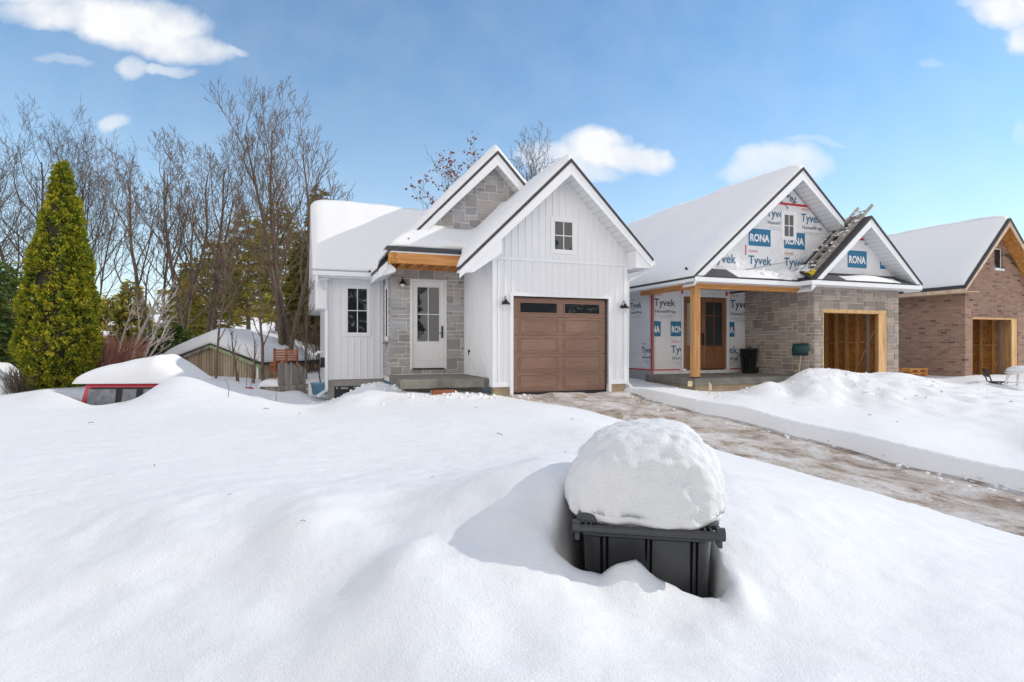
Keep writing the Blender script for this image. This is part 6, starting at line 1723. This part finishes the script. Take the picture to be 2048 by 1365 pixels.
def truck():
    Y = 13.2; p = W(152, 790, Y)
    zt = .33; zg = zt - 1.85
    r = empty('pickup_truck', (p.x, p.y, zg), R(3), label='red pickup truck buried in snow with only its cap side windows showing', cat='pickup truck')
    def z(v): return v - zg
    m = MB()
    # canopy: tapered box with rounded corners, side facing the camera at y = 0
    b, t = z(-.42), z(zt)
    vs = [(0, 0, b), (2.15, 0, b), (2.15, 1.6, b), (0, 1.6, b), (.13, .10, t), (2.02, .10, t), (2.02, 1.5, t), (.13, 1.5, t)]
    m.add(vs, [(3,2,1,0), (4,5,6,7), (0,1,5,4), (1,2,6,5), (2,3,7,6), (3,0,4,7)])
    m.build('canopy', M['truck_red'], r, bevel=.07, seg=4)
    def S(u, v, o): # on the sloping side
        k = (v-b)/(t-b); return (u, .10*k - o, v)
    wb, wt_ = z(-.36), z(zt-.075)
    m = MB()
    pts = []
    u0, u1 = .20, 1.88
    for (cx, cy, a0) in ((u1-.12, wt_-.10, 0), (u0+.12, wt_-.10, 90), (u0+.04, wb+.06, 180), (u1-.06, wb+.06, 270)):
        for k in range(5):
            a = R(a0+22.5*k); pts.append((cx+.08*math.cos(a), cy+.08*math.sin(a)))
    m.add([S(u, v, .012) for u, v in pts], [tuple(range(len(pts)))])
    m.build('window_surround', M['black_rubber'], r)
    for (a, c) in ((.16, .86), (.93, 1.32), (1.39, 1.86)):
        m = MB(); m.add([S(a+.05, wb+.04, .017), S(c-.01, wb+.04, .017), S(c-.01, wt_-.06, .017), S(a+.07, wt_-.06, .017)], [(0,1,2,3)]); m.build('window', M['frost'], r)
    m = MB(); m.box(0, 2.2, -.05, 1.65, .55, b-.001); m.box(2.2, 5.2, -.05, 1.65, .5, 1.0)
    vs = [(2.25, 0, 1.0), (4.0, 0, 1.0), (4.0, 1.6, 1.0), (2.25, 1.6, 1.0), (2.4, .12, 1.66), (3.4, .12, 1.66), (3.4, 1.48, 1.66), (2.4, 1.48, 1.66)]
    m.add(vs, [(3,2,1,0), (4,5,6,7), (0,1,5,4), (1,2,6,5), (2,3,7,6), (3,0,4,7)])
    m.build('body', M['truck_red'], r, bevel=.05, seg=3)
    for (x, y) in ((.9, .05), (4.3, .05), (.9, 1.5), (4.3, 1.5)):
        m = MB(); m.tube([(x, y-.1, .36), (x, y+.12, .36)], .36, 20); m.build('wheel', M['black_rubber'], r)
    def base(S_, T_): return t + 0*S_ - .01 - .5*smooth(2.4, 3.4, S_)*0
    snow_field('snow_load', r, lin(-.06, 2.32, .055), lin(-.04, 1.66, .06), [(-.05, 2.3, -.03, 1.65)], base, .60, seed=41, edge=.08, rr=.55, rough=.004,
               hm=lambda S_, T_: np.interp(S_, [0, .15, .5, 1.0, 1.62, 1.9, 2.3], [.55, .62, .80, .95, 1.12, .85, .35]))
truck()
def parked_car():
    Y = 17.0; p = W(26, 800, Y)
    zg = -1.15
    r = empty('parked_car', (p.x-4.2, p.y, zg), R(-4), label='dark snow-loaded car cut off by the left edge of the picture', cat='car')
    m = MB()
    prof = [(0, .35), (0, .85), (.7, .95), (1.3, 1.38), (2.9, 1.38), (3.5, .98), (4.15, .88), (4.25, .6), (4.2, .35)]
    m.prism(prof, lambda u, v, a: (u, a, v), 0, 1.65); m.build('body', M['black_plastic'], r, bevel=.06, seg=3)
    for (x, y) in ((.8, .0), (3.4, .0), (.8, 1.6), (3.4, 1.6)):
        m = MB(); m.tube([(x, y-.08, .32), (x, y+.12, .32)], .32, 18); m.build('wheel', M['black_rubber'], r)
    m = MB(); m.add([(1.45, -.01, 1.0), (2.85, -.01, 1.0), (2.75, -.005, 1.3), (1.6, -.005, 1.3)], [(0,1,2,3)]); m.build('side_window', M['glass'], r)
    def base(S_, T_): return np.interp(S_, [0, .7, 1.3, 2.9, 3.5, 4.15, 4.3], [.85, .95, 1.38, 1.38, .98, .9, .8])
    snow_field('snow_load', r, lin(-.02, 4.22, .07), lin(-.05, 1.7, .08), [(-.01, 4.2, -.04, 1.69)], base, .42, seed=43, edge=.25, rr=.4)
parked_car()
def gate():
    p = W(563, 795, 15.4); z0 = -.32
    r = empty('plank_gate', (p.x, p.y, z0), R(62), label='weathered grey plank gate standing askew in the snow beside the shed', cat='gate')
    for k in range(9):
        m = MB(); x = k*.095; m.box(x, x+.075, 0, .02, .30, 1.12 - .04*(k % 3) - .02*k); m.build('board', M['old_wood'], r)
    m = MB()
    for j in range(3): m.box(-.02, .9, -.025, -.001, .02+j*.15, .15+j*.15)
    m.box(-.08, -.001, -.05, .05, -.2, 1.05); m.build('frame', M['old_wood'], r)
    r2 = empty('plank_box', (p.x-.55, p.y-.05, z0), R(4), label='low grey plank box topped with snow at the left of the plank gate', cat='planter box')
    m = MB(); m.box(0, .5, 0, .03, .25, .42); m.box(0, .04, 0, .5, .0, .42); m.box(.46, .5, .031, .5, 0, .42); m.box(0, .5, .47, .5, .0, .42); m.box(.2, .25, 0, .03, -.2, .25); m.box(.44, .5, 0, .029, -.2, .25); m.build('planks', M['old_wood'], r2)
    snow_field('snow_heap', r2, lin(-.04, .54, .04), lin(-.04, .52, .04), [(-.03, .53, -.03, .51)], lambda S, T: .42+0*S, .2, seed=5, edge=.2, rr=.2)
gate()
def slat_rack():
    p = W(572, 760, 18.4); z0 = -.1
    r = empty('slat_rack', (p.x, p.y, z0), R(4), label='reddish-brown slatted wooden rack on posts in front of the forked tree', cat='slatted rack')
    def z(py): return EYE - (py-HY)*18.4/FPX - z0
    for j in range(5):
        zz = z(701+j*5.0); m = MB(); m.beam((-.40, 0, zz), (.36, 0, zz-.02+.006*j), .025, .06); m.build('slat', M['slat_wood'], r)
    for x in (-.36, 0, .34):
        m = MB(); m.box(x-.03, x+.03, .02, .07, -.3, z(697)); m.build('post', M['slat_wood'], r)
    for j in range(3):
        m = MB(); m.beam((-.55, .1, z(730+j*7)), (-.1, .1, z(722+j*7)), .02, .09); m.build('slat', M['slat_wood'], r)
slat_rack()
def tub():
    p = W(641, 778, 16.6); z0 = GZ(p.x, p.y)-.12
    m = MB(); m.lathe([(.17, 0), (.21, .30), (.23, .31), (.23, .335), (.195, .33), (.16, .05)], 24, (0, 0, 0), sx=1.3)
    o = m.build('blue_tub', M['blue_tub'], None, smooth=True); o.location = (p.x, p.y, -.20)
    tag(o, 'pale blue plastic tub in the snow beside the white downspout', 'tub')
tub()
# far cottages seen between the trunks
def cottage(px, Y, w, h, label, wallc, seed):
    X = (px-CX)/FPX*Y; z0 = GZ(X, Y) - .5
    r = empty('cottage', (X, Y, z0), R(8), label=label, cat='cottage')
    m = MB(); m.box(-w/2, w/2, 0, 5, 0, h); m.prism([(0, h), (5, h), (2.5, h+1.4)], lambda u, v, a: (a, u, v), -w/2, w/2); m.build('wall', wallc, r)
    m = MB(); m.prism([(-.4, h-.1), (2.5, h+1.6), (5.4, h-.1), (5.4, h+.2), (2.5, h+2.0), (-.4, h+.2)], lambda u, v, a: (a, u, v), -w/2-.4, w/2+.4); m.build('roof', M['roofsnow'], r, bevel=.12, seg=3)
    for k in range(3):
        x = -w/2 + w*(k+.6)/3.2; m = MB(); m.box(x, x+.9, -.04, -.001, 1.0, 2.0); f = m.build('window', M['trim'], r)
        m = MB(); m.box(x+.08, x+.82, -.05, -.041, 1.08, 1.92); m.build('pane', M['glass'], f)
cottage(292, 46, 6.0, 2.3, 'distant low cottage with a snowy roof glimpsed between the birch stems', M['farwall'] if 'farwall' in M else plain('pale_far_wall', (.45, .42, .38), .8), 1)
cottage(486, 52, 8.0, 2.4, 'distant reddish cottage with a snowy roof just above the shed roof', plain('red_far_wall', (.36, .14, .09), .8), 2)

# trees across the street behind the photographer: real neighbours, seen only mirrored in the panes
GST = 'street trees opposite the houses'
def opposite():
    def copy_tree(o, loc):
        c = o.copy(); col.objects.link(c); c.location = loc
        for ch in o.children:
            k = ch.copy(); col.objects.link(k); k.parent = c
        return c
    a = conifer(1024, 20, -200, 3.0, 'dark spruce across the street behind the viewer', 90, 'green', 9000, 'bark_dark', 'cone', .05, .22, 2.5, -.3, group=GST)
    pts = [(-14, -34), (-5, -38), (3, -33), (11, -37), (19, -32), (28, -36), (37, -31), (46, -35)] + [(10+k*3.9, -24-(k*7.3) % 19) for k in range(14)]
    a.location = (pts[0][0], pts[0][1], -.6)
    for x, y in pts[1:]: copy_tree(a, (x, y, -.6))
opposite()
